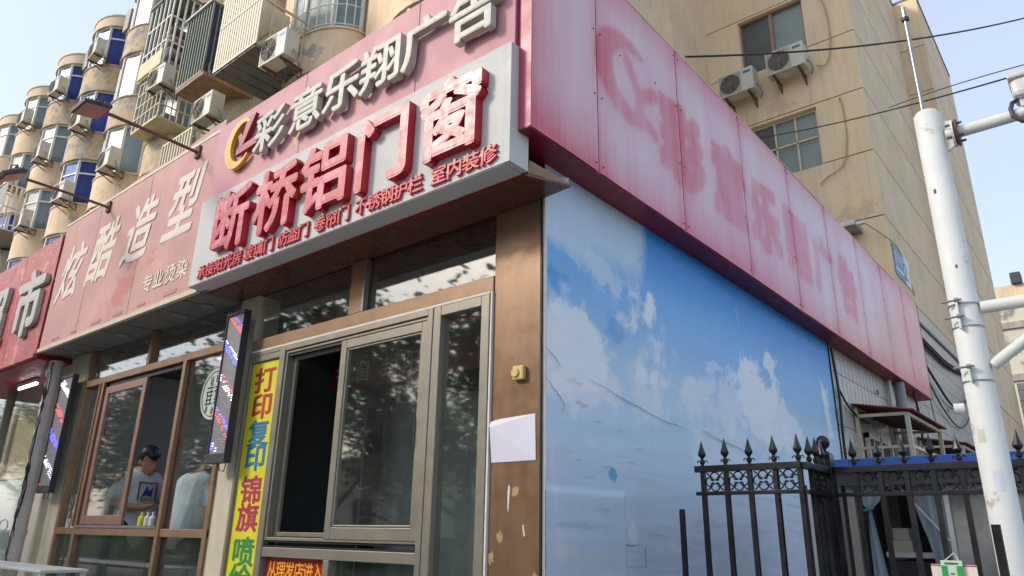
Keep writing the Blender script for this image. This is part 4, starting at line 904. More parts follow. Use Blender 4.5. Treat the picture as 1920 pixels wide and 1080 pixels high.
# cages hung on the facade
def cage(label, x0, x1, y0, y1, z0, z1, m, nv, nh, solid_left=None, roof=None, floor=None, name='window_cage', bar=.018, side_bars=True):
    t = thing(name, label, 'window cage', ((x0+x1)/2, y1, z0), 'window cages on the bays')
    q = MB()
    for k in range(nv+1):
        x = x0+(x1-x0)*k/nv; q.box(x-bar/2, x+bar/2, y0, y0+bar, z0, z1)
    for k in range(nh+1):
        z = z0+(z1-z0)*k/nh; q.box(x0, x1, y0-.002, y0+bar+.004, z-bar/2, z+bar/2)
    q.build('front_bars', M[m], t)
    if side_bars:
        q = MB(); ns = max(2, int((y1-y0)/.16))
        for k in range(1, ns+1):
            y = y0+(y1-y0)*k/ns; q.box(x1-bar, x1, y-bar/2, y+bar/2, z0, z1)
        for k in range(nh+1): z = z0+(z1-z0)*k/nh; q.box(x1-bar-.002, x1+.002, y0, y1, z-bar/2, z+bar/2)
        q.build('side_bars', M[m], t)
    if solid_left: B(x0-.03, x0-.012, y0, y1, z0, z1).build('left_sheet', M[solid_left], t)
    if roof: B(x0-.05, x1+.05, y0-.05, y1, z1+.01, z1+.05).build('roof_sheet', M[roof], t)
    if floor: B(x0, x1, y0, y1, z0-.05, z0-.011).build('floor', M[floor], t)
    return t
random.seed(3)
def clutter(t, x0, x1, y0, y1, z0, n, mats=('clutter_a', 'clutter_b', 'clutter_c')):
    z = z0
    for k in range(n):
        h = random.uniform(.10, .22); a = random.uniform(0, .12)
        B(x0+a, x1-random.uniform(0, .12), y0+.08, y1, z, z+h).build('bundle', M[mats[k % len(mats)]], t, bev=.04); z += h+.004
c1 = cage('tall white bar cage stuffed with brown bundles over a yellowed base', -16.75, -15.35, 3.3, 4.2, 13.35, 15.75, 'cage_white', 5, 3, 'cage_green', 'cage_green', 'yellow_sheet', bar=.04)
B(-16.72, -15.37, 3.26, 3.30, 13.35, 13.85).build('yellow_panel', M['yellow_sheet'], c1); clutter(c1, -16.6, -15.5, 3.4, 4.2, 13.4, 10)
c1b = cage('rusty lower bar cage below the tall white cage', -16.6, -15.1, 3.35, 4.2, 11.7, 13.2, 'cream_steel', 6, 4, 'cage_white', None, 'yellow_sheet', bar=.03)
clutter(c1b, -16.4, -15.4, 3.6, 4.2, 11.75, 2)
c2 = cage('green framed cage holding dark netting and a blue tarpaulin bundle on planks', -13.2, -12.0, 2.95, 4.3, 11.45, 13.35, 'cage_green', 9, 1, 'cage_green', 'steel_white', 'wood', bar=.03)
B(-12.02, -12.005, 3.0, 4.3, 11.75, 13.3).build('netting', M['net_blue'], c2)
link('tarpaulin', blobmesh('tarpaulin', [((-12.5, 3.2, 11.62), .16, (-12.3, 4.1, 11.64), .18), ((-12.2, 3.3, 11.6), .13, (-12.1, 3.9, 11.66), .15)], M['tarp_blue'], .05), c2, -ORG[c2.name])
B(-13.2, -11.9, 2.95, 4.3, 11.30, 11.395).build('plank', M['wood'], c2)
c3 = thing('window_cage', 'long cream slatted balcony box with grey underside left of the barred bay', 'window cage', (-9.7, 4.2, 9.9), 'window cages on the bays')
X0, X1, Y0, Y1, Z0, Z1 = -10.9, -9.3, 2.75, 4.3, 10.75, 13.2
sm_ = B(-.035, .035, -.012, .012, 0, Z1-Z0).mesh('slat', M['cream_steel'])
for k in range(17): link('slat', sm_, c3, Vector((X0+(X1-X0)*k/16, Y0, Z0))-ORG[c3.name])
for z in (Z0, Z0+1.1, Z1-.05): B(X0-.03, X1+.03, Y0-.02, Y0+.02, z, z+.05).build('rail', M['cream_steel'], c3); B(X1, X1+.03, Y0, Y1, z, z+.05).build('rail', M['cream_steel'], c3)
for k in range(1, 7): B(X1, X1+.02, Y0+k*.25, Y0+k*.25+.02, Z0, Z1).build('bar', M['cream_steel'], c3)
B(X0-.02, X0-.0, Y0, Y1, Z0, Z1).build('left_sheet', M['cream_steel'], c3)
MB().bar((X1+.03, Y0+.3, Z0+.1), (X1+.03, Y0+1.1, Z0+1.1), .03).build('brace', M['cream_steel'], c3)
for k in range(5): B(X0+k*.32+.01, X0+k*.32+.30, Y0, Y1, Z0-.05, Z0-.02+.006*(k % 2)).build('floor_board', M['sill_grey'], c3)
clutter(c3, X0+.1, X1-.1, Y0+.3, Y1-.1, Z0+.1, 4, ('yellow_sheet', 'clutter_a', 'yellow_sheet'))
c4 = cage('small cream slatted cage just above the canvas sign', -13.3, -11.95, 2.95, 4.0, 8.55, 9.95, 'cream_steel', 10, 2, 'cage_white', None, 'sill_grey', bar=.045)
c5 = cage('white bar cage at the left edge of the photograph behind the floodlight', -29.6, -27.4, 3.3, 4.3, 11.85, 13.6, 'cage_white', 12, 2, None, None, 'ac_grey', bar=.04)

# ------------------------------------------------------------------ floodlights on arms
def flood(label, x, ang):
    t = thing('floodlight', label, 'floodlight', (x, -.40, 5.0), 'floodlights on arms over the shop signs')
    MB().tube([(x, -.385, 4.985), (x, -.8, 4.998), (x, -1.20, 5.0)], .016, 8).build('arm', M['rust'], t, smooth=True)
    B(x-.04, x+.04, -.395, -.35, 4.93, 5.05).build('mounting_plate', M['rust'], t)
    R = Matrix.Translation((x, -1.33, 4.975)) @ Matrix.Rotation(math.radians(ang), 4, 'X')
    def tr(q): q.v = [tuple(R @ Vector(v)) for v in q.v]; return q
    tr(MB().box(-.15, .15, -.11, .11, -.01, .022)).build('housing', M['black_plastic'], t, bev=.006)
    q = MB(); [q.box(-.12, .12, y-.003, y+.003, .022, .05) for y in np.linspace(-.09, .09, 8)]; tr(q).build('cooling_fins', M['black_plastic'], t)
    tr(MB().box(-.135, .135, -.095, .095, -.014, -.0105)).build('lens', M['flood_face'], t)
    q = MB(); q.tube([(-.16, 0, .0), (-.16, .03, .07), (-.06, .07, .085), (.06, .07, .085), (.16, .03, .07), (.16, 0, .0)], .009, 6); tr(q).build('yoke', M['black_plastic'], t)
    tr(MB().tube([(0, .0, .04), (.03, .03, .10), (-.02, .08, .12), (0, .13, .05)], .006, 5)).build('cable', M['wire'], t, smooth=True)
flood('floodlight on an arm over the middle of the pink canvas sign', -3.83, 10)
flood('floodlight on the left arm above the red market sign', -5.80, 32)

# ------------------------------------------------------------------ fences
def spear(q, x, y, z, s=1.):
    q.lathe([(.010*s, 0), (.010*s, .012*s), (.016*s, .018*s), (.016*s, .030*s), (.009*s, .036*s), (.009*s, .046*s), (.021*s, .060*s), (.0235*s, .070*s), (.012*s, .105*s), (.001, .150*s)], (x, y, z), 8)
rgf = random.Random(11)
def spike_mesh(flip=False):
    q = MB(); spear(q, 0, 0, 0)
    for s_ in (-1, 1):
        P = [(s_*.010, .026), (s_*.022, .034), (s_*.030, .027), (s_*.028, .020)]
        q.tube([(a, 0, b_) if not flip else (0, a, b_) for a, b_ in P], .0035, 5)
    return q.mesh('spike', M['black_iron'])
SPX, SPY = spike_mesh(), spike_mesh(True)
def scroll_mesh(w, h, axis='x'):
    q = MB(); F = (lambda a, b_: (a, 0, b_)) if axis == 'x' else (lambda a, b_: (0, a, b_))
    r_ = min(w, h)*.245
    for cx, cz_, a0 in ((0, h*.24, -55), (0, -h*.24, 125), (w*.25, 0, -145), (-w*.25, 0, 35)):
        a = np.radians(np.linspace(a0, a0+290, 15)) if cx == 0 else np.radians(np.linspace(a0+20, a0+270, 12))
        q.tube([F(cx+r_*math.cos(t), cz_+r_*math.sin(t)) for t in a], .0042, 5)
    for sx in (-1, 1):
        for sz in (-1, 1):
            q.tube([F(sx*w*.17, sz*h*.17), F(sx*w*.30, sz*h*.34), F(sx*w*.43, sz*h*.46)], .0042, 5)
            q.box(*( (sx*w*.09-.006, sx*w*.09+.006, -.005, .005) if axis == 'x' else (-.005, .005, sx*w*.09-.006, sx*w*.09+.006)), sz*h*.10-.006, sz*h*.10+.006)
    return q.mesh('scroll', M['black_iron'], smooth=False)
def fence_run(label, p0, p1_, step, n, ztop, bars, scroll_h=.105, start_half=False, name='iron_fence'):
    """square pickets, two top rails, a row of scrolls between them and spear points"""
    p0, p1_ = Vector((*p0, 0)), Vector((*p1_, 0)); d = (p1_-p0).normalized(); ax = 'x' if abs(d.x) > .5 else 'y'
    t = thing(name, label, 'fence', (p0.x, p0.y, 0), 'black iron fence panels')
    def lb(a, b_, z0, z1, hw, nm):
        if ax == 'x': B(a.x, b_.x, p0.y-hw, p0.y+hw, z0, z1).build(nm, M['black_iron'], t, bev=.002)
        else: B(p0.x-hw, p0.x+hw, min(a.y, b_.y), max(a.y, b_.y), z0, z1).build(nm, M['black_iron'], t, bev=.002)
    lb(p0, p1_, ztop-.035, ztop, .02, 'top_rail'); lb(p0, p1_, ztop-.162, ztop-.142, .016, 'lower_rail'); lb(p0, p1_, .25, .28, .016, 'bottom_rail')
    pm = B(-.0125, .0125, -.0125, .0125, 0, ztop-.004).mesh('picket', M['black_iron']); sp = SPX if ax == 'x' else SPY; scm = scroll_mesh(step-.025, scroll_h, ax)
    for k in bars:
        q_ = p0+d*step*k; pk_ = link('picket', pm, t, q_-ORG[t.name]); pk_.rotation_euler = (rgf.uniform(-.0015, .0015), rgf.uniform(-.0015, .0015), rgf.uniform(-.06, .06)); s_ = link('spike', sp, t, q_+Vector((0, 0, ztop-.002))-ORG[t.name]); s_.rotation_euler = (rgf.uniform(-.04, .04), rgf.uniform(-.05, .05), rgf.uniform(-.25, .25)); s_.scale = (1, 1, rgf.uniform(.95, 1.04))
        if k != bars[-1]: link('scroll', scm, t, q_+d*step/2+Vector((0, 0, ztop-.0885))-ORG[t.name])
    return t
fa = fence_run('short black iron fence panel with five spear points in front of the cloud poster', (.445, .86), (1.045, .86), .1385, 5, 2.0, [.32, 1.32, 2.32, 3.32, 4.25])
fb = fence_run('short black fence panel running back from the corner to the ball topped post', (1.055, .86), (1.055, 1.26), .105, 3, 1.998, [1, 2, 3])
fc = fence_run('black iron fence panel with spear points in front of the blue edged shed', (1.085, 1.285), (3.6, 1.285), .128, 20, 2.002, [.85+k for k in range(19)])
fp = thing('fence_post', 'square black fence post with a ball on top at the fence corner', 'fence post', (1.035, 1.285, 0))
B(1.0, 1.08, 1.24, 1.325, 0, 2.075).build('post', M['black_iron'], fp, bev=.003)
MB().lathe([(.042, 0), (.03, .012), (.012, .02), (.014, .028), (.030, .042), (.038, .062), (.038, .072), (.030, .092), (.014, .104), (0, .107)], (1.04, 1.282, 2.075), 24).build('ball', M['black_iron'], fp, smooth=True)
for nm, lab, x, y, z in (('steel_post', 'lone black square bar standing left of the short fence panel', .345, .86, 1.765), ('steel_post', 'lone black square bar in front of the white pole at the right edge', 1.99, -.14, 1.665)):
    o = B(x-.0125, x+.0125, y-.0125, y+.0125, 0, z).build(nm, M['black_iron'], own=True); tag(o, lab, 'post')
ov = thing('leaning_uprights', 'brown and white upright frame behind the corner of the black fence', 'uprights', (.97, 1.6, 0))
B(.78, .81, 1.6, 1.63, 0, 1.93).build('brown_upright', M['rust'], ov); B(.815, .84, 1.6, 1.63, 0, 1.90).build('white_upright', M['white_frame'], ov)
rp = tag(B(.93, .955, 1.4, 1.425, 0, 1.84).build('red_pole', mat('chipped red paint', '8e2a30', .5, var=.4, scale=9, dirt='c9b8a8', dirt_amt=.3, dirt_scale=12), own=True), 'thin chipped red pole standing behind the fence corner', 'pole')

# ------------------------------------------------------------------ shed behind the fence
sh_ = thing('shed', 'low shed with a blue roof edge, grey glass and curtain behind the black fence', 'shed', (1.9, 1.8, 0))
B(.95, 3.8, 1.70, 1.73, 2.015, 2.085).build('roof_fascia', M['blue_edge'], sh_, bev=.004)
B(.95, 3.8, 1.73, 3.2, 2.03, 2.06).build('roof', M['blue_edge'], sh_)
B(.95, 3.8, 1.74, 1.80, 1.93, 2.01).build('lintel', M['dark_room'], sh_)
B(.93, .96, 1.80, 3.2, 0, 2.0).build('side_panel', M['sill_grey'], sh_); B(.95, 3.8, 3.2, 3.23, 0, 2.03).build('back_panel', M['dark_room'], sh_)
B(.985, 1.03, 1.80, 1.84, 0, 1.93).build('stone_post', M['bay_grey'], sh_)
q = MB(); [q.box(x, x+.028, 1.83, 1.87, 0, 1.93) for x in (1.505, 1.80, 2.10, 2.4)]; q.box(1.505, 2.43, 1.832, 1.868, 1.895, 1.925); fr_ = q.build('window', M['white_frame'], sh_, bev=.003)
for x in (1.535, 1.83, 2.13): B(x, x+.268, 1.845, 1.851, 0, 1.893).build('pane', M['frosted'], fr_)
B(1.53, 2.42, 1.95, 1.96, 0, 1.9).build('inner_sheet', M['curtain_grey'], sh_)
def cloth(name, pts0, pts1, n, amp, y, m, parent, freq=9):
    v = []; fcs = []; nn = 24
    for j in range(n+1):
        t = j/n
        a = np.interp(t, np.linspace(0, 1, len(pts0)), [p[0] for p in pts0]); za = np.interp(t, np.linspace(0, 1, len(pts0)), [p[1] for p in pts0])
        b_ = np.interp(t, np.linspace(0, 1, len(pts1)), [p[0] for p in pts1]); zb = np.interp(t, np.linspace(0, 1, len(pts1)), [p[1] for p in pts1])
        for i in range(nn+1):
            s_ = i/nn; v.append((a+(b_-a)*s_, y+amp*math.sin(s_*freq+.4*t), za+(zb-za)*s_))
    for j in range(n):
        for i in range(nn): k = j*(nn+1)+i; fcs.append((k, k+1, k+nn+2, k+nn+1))
    q = MB(); q.add(v, fcs); return q.build(name, m, parent, smooth=True)
ct = thing('tied_curtain', 'grey striped curtain gathered with a teal tie in the shed opening', 'curtain', (1.1, 1.8, 1.9))
cloth('upper_cloth', [(1.03, 1.93), (1.06, 1.84), (1.10, 1.79)], [(1.22, 1.93), (1.17, 1.84), (1.12, 1.79)], 8, .010, 1.80, M['cloth_grey'], ct)
cloth('lower_cloth', [(1.10, 1.79), (1.09, 1.65), (1.08, 1.2)], [(1.12, 1.79), (1.135, 1.65), (1.19, 1.2)], 8, .010, 1.80, M['cloth_grey'], ct)
MB().tube([(1.05, 1.79, 1.80), (1.08, 1.785, 1.785), (1.11, 1.78, 1.79), (1.14, 1.785, 1.80)], .008, 6).build('tie', mat('teal cord', '3f8f86', .6), ct)
c6 = thing('hanging_sheet', 'grey striped cloth with a slanting white rod in the shed doorway', 'curtain', (1.4, 1.8, 1.9))
cloth('cloth', [(1.345, 1.93), (1.35, 1.80), (1.40, 1.6), (1.44, 1.3)], [(1.50, 1.93), (1.50, 1.80), (1.50, 1.6), (1.50, 1.3)], 8, .012, 1.84, M['cloth_grey'], c6)
MB().tube([(1.28, 1.815, 1.93), (1.505, 1.815, 1.62)], .006, 6).build('rod', M['steel_white'], c6)
sf = thing('shed_shelf', 'white shelf with pale boxes stacked on it inside the dark shed', 'shelf', (1.3, 2.2, 1.4))
B(1.12, 1.62, 2.0, 2.4, 1.52, 1.55).build('board', M['white_frame'], sf)
B(1.15, 1.26, 2.05, 2.3, 1.551, 1.62).build('box', M['ac_white'], sf); B(1.16, 1.25, 2.05, 2.3, 1.622, 1.69).build('box', M['ac_white'], sf); B(1.14, 1.60, 2.0, 2.4, 1.2, 1.5).build('lower_box', M['ac_dark'], sf)
B(1.26, 1.40, 2.5, 2.7, 1.4, 1.88).build('leaning_stack', M['clutter_a'], sf)
nb = thing('notice_board', 'blue edged white notice sheet on the shed glass beside the pole', 'notice', (1.83, 1.84, 1.55))
B(1.755, 1.90, 1.834, 1.8385, 1.555, 1.69).build('sheet', M['blue_print'], nb); B(1.766, 1.895, 1.832, 1.8335, 1.565, 1.665).build('white_field', M['paper'], nb)
q = MB(); [q.box(1.775, 1.885, 1.8305, 1.8315, z, z+.0022) for z in np.linspace(1.575, 1.655, 9)]; q.build('printed_lines', M['number_plate'], nb); B(1.78, 1.88, 1.8318, 1.8335, 1.671, 1.683).build('title', M['paper'], nb)
tg = thing('hanging_card', 'green and pale card in a clear sleeve tied to the fence with string', 'card', (1.59, 1.24, 1.45))
B(1.548, 1.642, 1.246, 1.250, 1.38, 1.525).build('card', M['pale_card'], tg); B(1.549, 1.575, 1.243, 1.2455, 1.38, 1.500).build('green_strip', M['green_card'], tg); B(1.615, 1.641, 1.243, 1.2455, 1.38, 1.500).build('green_strip', M['green_card'], tg)
q = MB(); q.box(1.565, 1.625, 1.243, 1.2455, 1.507, 1.515); [q.box(1.585, 1.603, 1.243, 1.2455, z, z+.006) for z in (1.40, 1.43, 1.46)]; q.build('print', M['joint'], tg)
MB().tube([(1.57, 1.247, 1.525), (1.61, 1.262, 1.56), (1.63, 1.247, 1.525)], .0025, 5).build('string', M['paper'], tg)
tk = tag(B(1.50, 1.70, 1.262, 1.266, 1.40, 1.505).build('pink_edged_card', M['banner_white'], own=True), 'pink edged pale card partly behind the green card on the fence', 'card')
tk2 = tag(B(1.50, 1.70, 1.2605, 1.2615, 1.497, 1.503).build('card_edge', M['banner_pink'], tk), None); tk2.location = (0, 0, .097); tk2.data = B(-.1, .1, -.003, -.0022, 0, .006).mesh('card_edge', M['pink_deep'])

# ------------------------------------------------------------------ canopies on the tiled wall
def canopy(label, y0, y1, x1, z, drop):
    t = thing('canopy', label, 'canopy', (0, y0, z-1), 'rusty red sheet canopies on the tiled side wall')
    q = MB(); n = int((y1-y0)/.06); v = []; fcs = []
    for k in range(n*2+1):
        y = y0-.06+(y1-y0+.12)*k/(n*2); b_ = .018*(k % 2)
        v += [(.0, y, z+.10+b_), (x1+.08, y, z-.02+b_), (.0, y, z+.106+b_), (x1+.08, y, z-.014+b_)]
    for k in range(n*2): a = k*4; fcs += [(a, a+1, a+5, a+4), (a+2, a+6, a+7, a+3), (a+1, a+3, a+7, a+5), (a, a+4, a+6, a+2)]
    q.add(v, fcs); q.build('corrugated_roof', M['red_roof'], t)
    q = MB()
    for y in (y0, y1):
        q.bar((x1, y, z-drop), (x1, y, z-.03), .045); q.bar((.03, y, z-drop), (.03, y, z+.06), .035); q.bar((.03, y, z-.03), (x1, y, z-.04), .035); q.bar((.0, y, z-drop+.02), (x1, y, z-drop+.02), .035); q.bar((.0, y, z-.40), (x1, y, z-.40), .03)
    for zz in (z-.04, z-.40, z-drop+.02): q.bar((x1, y0, zz), (x1, y1, zz), .035)
    q.build('frame', M['cream_steel'], t)
    for k in range(1, 7): q = MB().bar((.03, y0+(y1-y0)*k/7, z-.0+.04), (x1, y0+(y1-y0)*k/7, z-.07), .03); q.build('rafter', M['rust'], t)
    return t
canopy('rusty red corrugated canopy on a cream steel frame nearest the cloud poster', 6.0, 7.75, .56, 3.03, 1.1)
canopy('smaller red canopy further along the tiled wall behind the first one', 9.3, 11.6, .56, 3.00, 1.1)
sw = thing('side_window', 'narrow cream framed side window in the tiled wall under the canopy', 'window', (0, 6.6, 2.0))
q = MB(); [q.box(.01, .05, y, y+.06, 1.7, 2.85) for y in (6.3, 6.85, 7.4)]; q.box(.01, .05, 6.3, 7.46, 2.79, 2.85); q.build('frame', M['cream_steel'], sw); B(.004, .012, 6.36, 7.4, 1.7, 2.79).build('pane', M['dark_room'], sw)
dp = thing('downpipe', 'grey drain pipe running down the tiled wall from the side sign', 'pipe', (.1, 8.05, 0))
MB().tube([(.11, 8.05, 2.0), (.11, 8.05, 3.74)], .07, 14).build('pipe', M['pvc_grey'], dp, smooth=True)
q = thing('conduit', 'thin white conduit beside the grey downpipe', 'pipe', (.05, 7.78, 0)); MB().tube([(.05, 7.78, 2.0), (.05, 7.78, 3.73)], .025, 8).build('tube', M['steel_white'], q, smooth=True)
cable('cable', 'black cables sagging from the sign end across the tiled wall top', [(.06, 10.0, 4.65), (.06, 11.0, 4.35), (.06, 12.6, 4.05), (.06, 14.2, 4.4), (.06, 15.5, 5.1)], .022, M['wire'])
cable('cable', 'thick bundle of cables along the top of the tiled wall', [(.05, 9.9, 4.95), (.05, 11.4, 4.9), (.05, 13.0, 4.9), (.05, 15.7, 5.15)], .05, M['ac_dark'])
cable('cable', 'thinner cable drooping lower on the tiled wall past the sign end', [(.05, 10.0, 4.5), (.05, 11.4, 3.9), (.05, 13.0, 3.7), (.05, 14.6, 4.2), (.05, 15.6, 5.0)], .014, M['wire'])
cable('cable', 'cable hanging from the underside of the sign end to the canopy', [(.1, 9.0, 3.76), (.12, 9.05, 3.4), (.1, 9.1, 3.0)], .018, M['wire'])
cable('cable', 'pale thin cable hanging down the tiled wall beyond the sign', [(.05, 10.3, 4.4), (.05, 10.6, 3.6), (.05, 10.9, 3.1), (.05, 10.8, 2.6)], .010, M['cable_pale'])
cable('cable', 'black cable running down the far edge of the cloud poster', [(.02, 5.36, 3.7), (.03, 5.40, 3.2), (.03, 5.35, 2.6), (.03, 5.33, 1.6)], .014, M['wire'])
cable('cable', 'black cable crossing the tiles from the poster edge to the canopy', [(.03, 5.40, 3.25), (.03, 5.7, 3.08), (.03, 6.1, 3.0), (.03, 6.5, 2.98)], .012, M['wire'])

# grey tiled end wall and distant building
ew = thing('end_wall', 'small grey tiled wall with cable trunking beyond the white pole', 'wall', (.9, 20, 0))
B(.35, 3.0, 21.9, 22.0, 0, 6.0).build('wall', M['tile'], ew)
for z in np.arange(2.5, 6.0, .3): B(.35, 3.0, 21.89, 21.899, z, z+.015).build('groove', M['grout'], ew)
db = thing('distant_building', 'weathered pale building with stained parapet far behind the white pole', 'building', (3, 36, 0))
B(-2.2, 9, 36, 44, 0, 12.2).build('wall', M['distant'], db); B(-.9, 9, 36.5, 43, 12.2, 13.2).build('upper_storey', M['plaster'], db)
B(-2.25, 9, 35.9, 36.0, 11.0, 11.3).build('ledge', M['bay_grey'], db); B(-2.25, 9, 35.9, 36.0, 8.6, 8.9).build('ledge', M['bay_grey'], db)
wt = thing('rooftop_tank', 'dark rooftop box on the distant weathered building', 'tank', (.2, 36, 13.2)); B(-.2, .22, 36.3, 37, 13.2, 13.75).build('body', M['tank_dark'], wt, bev=.03)

# ------------------------------------------------------------------ white pole with arms
po = thing('camera_pole', 'tall white steel pole with side arms and bolted clamps at the right', 'pole', (1.995, .08, 0))
MB().tube([(1.995, .08, 0), (1.995, .08, 3.33), (1.995, .08, 3.345)], [.051, .051, .040], 28).build('mast', M['steel_white'], po, smooth=True)
MB().tube([(1.985, .08, 3.34), (1.985, .08, 3.87)], .0085, 10).build('lightning_rod', M['galv'], po, smooth=True)
MB().tube([(1.985, .08, 3.83), (1.985, .08, 3.845)], .016, 12).build('rod_collar', M['black_plastic'], po); MB().tube([(1.985, .08, 3.845), (1.985, .08, 3.90)], .0095, 10).build('rod_tip', M['galv'], po)
def arm(z, zx, r_, x1=3.0):
    MB().tube([(2.05, .08, z), (x1, .08, zx)], r_, 18).build('arm', M['steel_white'], po, smooth=True)
arm(3.215, 3.225, .024); arm(2.462, 2.468, .024); arm(2.235, 2.90, .021, 3.0)
f1 = MB().tube([(2.075, .08, 3.215), (2.083, .08, 3.215)], .058, 20).build('flange', M['steel_white'], po); MB().tube([(2.088, .08, 3.215), (2.096, .08, 3.215)], .058, 20).build('flange', M['rust'], po)
for a in range(4):
    dy, dz_ = .04*math.cos(a*1.57+.78), .04*math.sin(a*1.57+.78)
    MB().tube([(2.055, .08+dy, 3.215+dz_), (2.115, .08+dy, 3.215+dz_)], .005, 6).build('bolt', M['rust'], po)
MB().prism([(2.045, 3.14), (2.075, 3.16), (2.075, 3.19), (2.045, 3.20)], .074, .086).build('gusset', M['steel_white'], po); MB().prism([(2.045, 3.24), (2.075, 3.24), (2.075, 3.275), (2.045, 3.285)], .074, .086).build('gusset', M['steel_white'], po)
for z in (2.50, 2.40, 2.30, 2.16, 2.19):
    pass
for z in (2.475, 2.385, 2.175): MB().tube([(1.995, .08, z), (1.995, .08, z+.006)], .0535, 28).build('clamp_band', M['galv'], po)
for z in (2.475, 2.41, 2.215):
    MB().tube([(1.93, .018, z+.012), (2.0, .012, z+.014)], .0045, 6).build('bolt', M['galv'], po); MB().tube([(1.975, .012, z+.013), (1.99, .012, z+.0135)], .010, 6).build('nut', M['galv'], po)
B(1.976, 1.984, .008, .028, 2.375, 2.49).build('clamp_ear', M['steel_white'], po, bev=.002); B(1.976, 1.984, .008, .028, 2.17, 2.235).build('clamp_ear', M['steel_white'], po, bev=.002)
MB().tube([(1.935, .075, 2.085), (1.90, .07, 2.085)], .02, 12).build('cable_stub', M['steel_white'], po, smooth=True)
cam2 = thing('security_camera', 'white bullet camera with black hose on the upper pole arm at the right edge', 'camera', (2.33, .08, 3.3))
B(2.30, 2.55, .03, .15, 3.275, 3.362).build('housing', M['steel_white'], cam2, bev=.02); B(2.295, 2.56, .02, .16, 3.352, 3.372).build('sun_hood', M['ac_white'], cam2, bev=.006)
B(2.318, 2.355, .06, .10, 3.24, 3.275).build('bracket', M['steel_white'], cam2, bev=.003)
MB().tube([(2.31, .07, 3.275), (2.293, .06, 3.265), (2.284, .05, 3.235), (2.287, .045, 3.20), (2.31, .05, 3.17), (2.40, .06, 3.165)], .0085, 10).build('hose', M['black_plastic'], cam2, smooth=True)

# overhead wires
def span(label, a, b_, sag, r_):
    a, b_ = Vector(a), Vector(b_); n = 30; pts = [a.lerp(b_, k/n)-Vector((0, 0, sag*4*(k/n)*(1-k/n))) for k in range(n+1)]
    tag(MB().tube(pts, r_, 6).build('overhead_wire', M['wire'], own=True), label, 'cable', 'overhead wires')
span('upper black wire slanting from the pink sign top across the cream gable to the sky', (.2, 1.66, 5.39), (2.95, 6.95, 7.98), .16, .009)
span('lower dark wire crossing in front of the old window and the gable', (-2.6, 10.9, 9.95), (2.75, 5.0, 6.15), .10, .010)
span('thin third wire splitting off above the lower dark wire at the right', (.72, 7.2, 7.52), (2.75, 5.0, 6.22), -.04, .006)

rgp = random.Random(2)
for o in bpy.data.objects:
    if o.name.startswith('pane') and o.data.materials[0] in (M['glass'], M['glass_low']): o.rotation_euler = (rgp.uniform(-.004, .004), 0, rgp.uniform(-.006, .006))
# sticker remains and rust on the white pole
for (a, z, h, w_, mm) in ((-2.2, 1.95, .05, .5, 'ac_white'), (-1.7, 1.78, .07, .6, 'paper'), (-2.0, 2.95, .02, .2, 'rust'), (-1.5, 2.62, .015, .15, 'rust')):
    q = MB(); P = [(1.995+.0514*math.cos(a+w_*k/6), .08+.0514*math.sin(a+w_*k/6)) for k in range(7)]
    q.add([(x, y, z) for x, y in P]+[(x, y, z+h) for x, y in P], [(k, k+1, k+8, k+7) for k in range(6)]); q.build('sticker_remnant', M[mm], po)

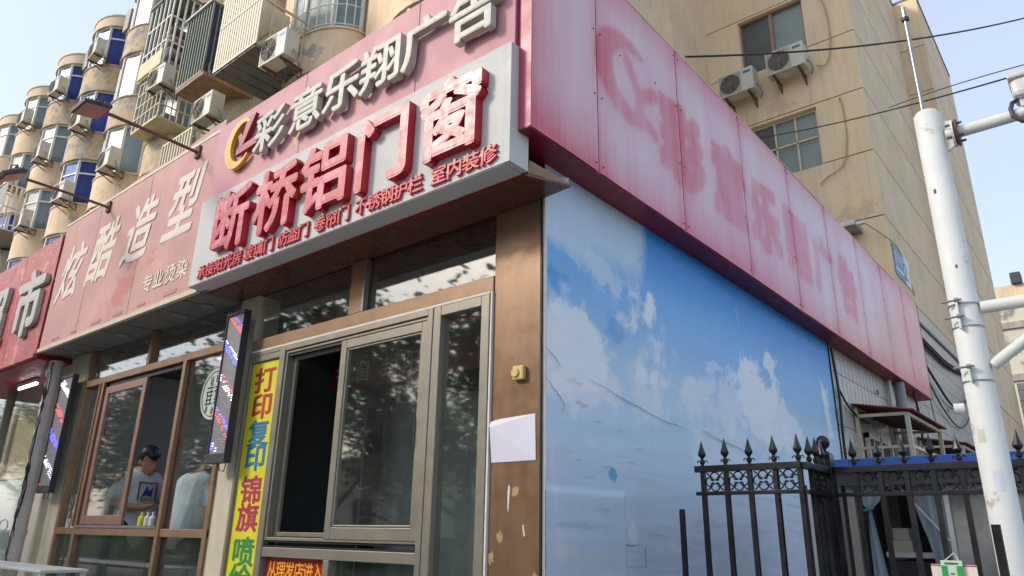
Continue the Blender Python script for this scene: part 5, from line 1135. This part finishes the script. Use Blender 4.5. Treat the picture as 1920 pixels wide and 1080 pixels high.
# ------------------------------------------------------------------ street side trees (mirrored in the shop glass)
def tree_mesh(seed, H=7.6):
    rg = random.Random(seed); tr = MB(); tips = []
    def limb(p, d, L, r_, lev):
        pts = [p]; rs = [r_]; dd = Vector(d)
        for k in range(5):
            dd = (dd+Vector((rg.uniform(-.18, .18), rg.uniform(-.18, .18), rg.uniform(-.02, .12)))).normalized(); pts.append(pts[-1]+dd*L/5); rs.append(r_*(1-.11*(k+1)))
        tr.tube(pts, rs, 7 if lev < 2 else 5)
        if lev >= 2: tips.extend(pts[2:])
        if lev < 3:
            for k in range(3 if lev else 4):
                a = rg.uniform(0, 6.28); up = rg.uniform(.35, 1.0)
                limb(pts[-1] if k else pts[3], Vector((math.cos(a), math.sin(a), up)).normalized(), L*rg.uniform(.62, .8), rs[-1]*.72, lev+1)
    limb(Vector((0, 0, 0)), (0.05, 0, 1), 2.3, .15, 0)
    lf = MB()
    for p in tips:
        for k in range(40):
            c = p+Vector((rg.gauss(0, .38), rg.gauss(0, .38), rg.gauss(0, .26))); a = rg.uniform(0, 6.28); s_ = rg.uniform(.06, .12)
            u_ = Vector((math.cos(a), math.sin(a), rg.uniform(-.4, .4)))*s_; w_ = Vector((-math.sin(a), math.cos(a), rg.uniform(-.8, .8)))*s_*.5
            lf.add([c-u_, c+w_, c+u_, c-w_], [(0, 1, 2, 3)])
    tm_ = bpy.data.meshes.new('trunk'); tm_.from_pydata(tr.v, [], tr.f); tm_.materials.append(M['bark'])
    lm_ = bpy.data.meshes.new('crown'); lm_.from_pydata(lf.v, [], lf.f); lm_.materials.append(M['leaf']); return tm_, lm_
TMs = [tree_mesh(5), tree_mesh(8), tree_mesh(13)]
for n, (x, y) in enumerate(((-4.5, -8.2), (-8.8, -8.8), (-13.0, -8.4), (-17.5, -9.0), (-22, -8.3), (-27, -8.9), (-33, -8.5), (-39, -8.8), (-11, -15), (-19, -16), (-30, -16))):
    t = thing('street_tree', ('leafy street tree opposite the white side sign corner', 'second street tree across the road from the corner', 'street tree opposite the gap between the two signs', 'street tree opposite the barber shop window', 'street tree opposite the red market sign', 'street tree beyond the market, third from the far end', 'street tree second from the far end across the road', 'farthest street tree at the left end of the row', 'tree behind the row nearest to the print shop', 'tree behind the row opposite the barber shop', 'tree behind the row far to the left')[n], 'tree', (x, y, 0), 'trees across the road', rz=n*1.3)
    link('trunk', TMs[n % 3][0], t); o = link('crown', TMs[n % 3][1], t); t.scale = (1.2, 1.2, 1.3+.08*(n % 3))
hb = thing('house_opposite', 'long low pale building across the road mirrored in the shop glass', 'building', (-25, -26, 0))
B(-70, 20, -30, -26, 0, 5.5).build('wall', M['distant'], hb); B(-71, 21, -30.5, -25.6, 5.5, 5.9).build('roof', M['sill_grey'], hb)
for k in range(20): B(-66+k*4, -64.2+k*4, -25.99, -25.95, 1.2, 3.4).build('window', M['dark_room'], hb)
hd = tag(B(-70, 20, -18, -17, 0, 1.5).build('hedge', M['leaf']), kind='stuff')
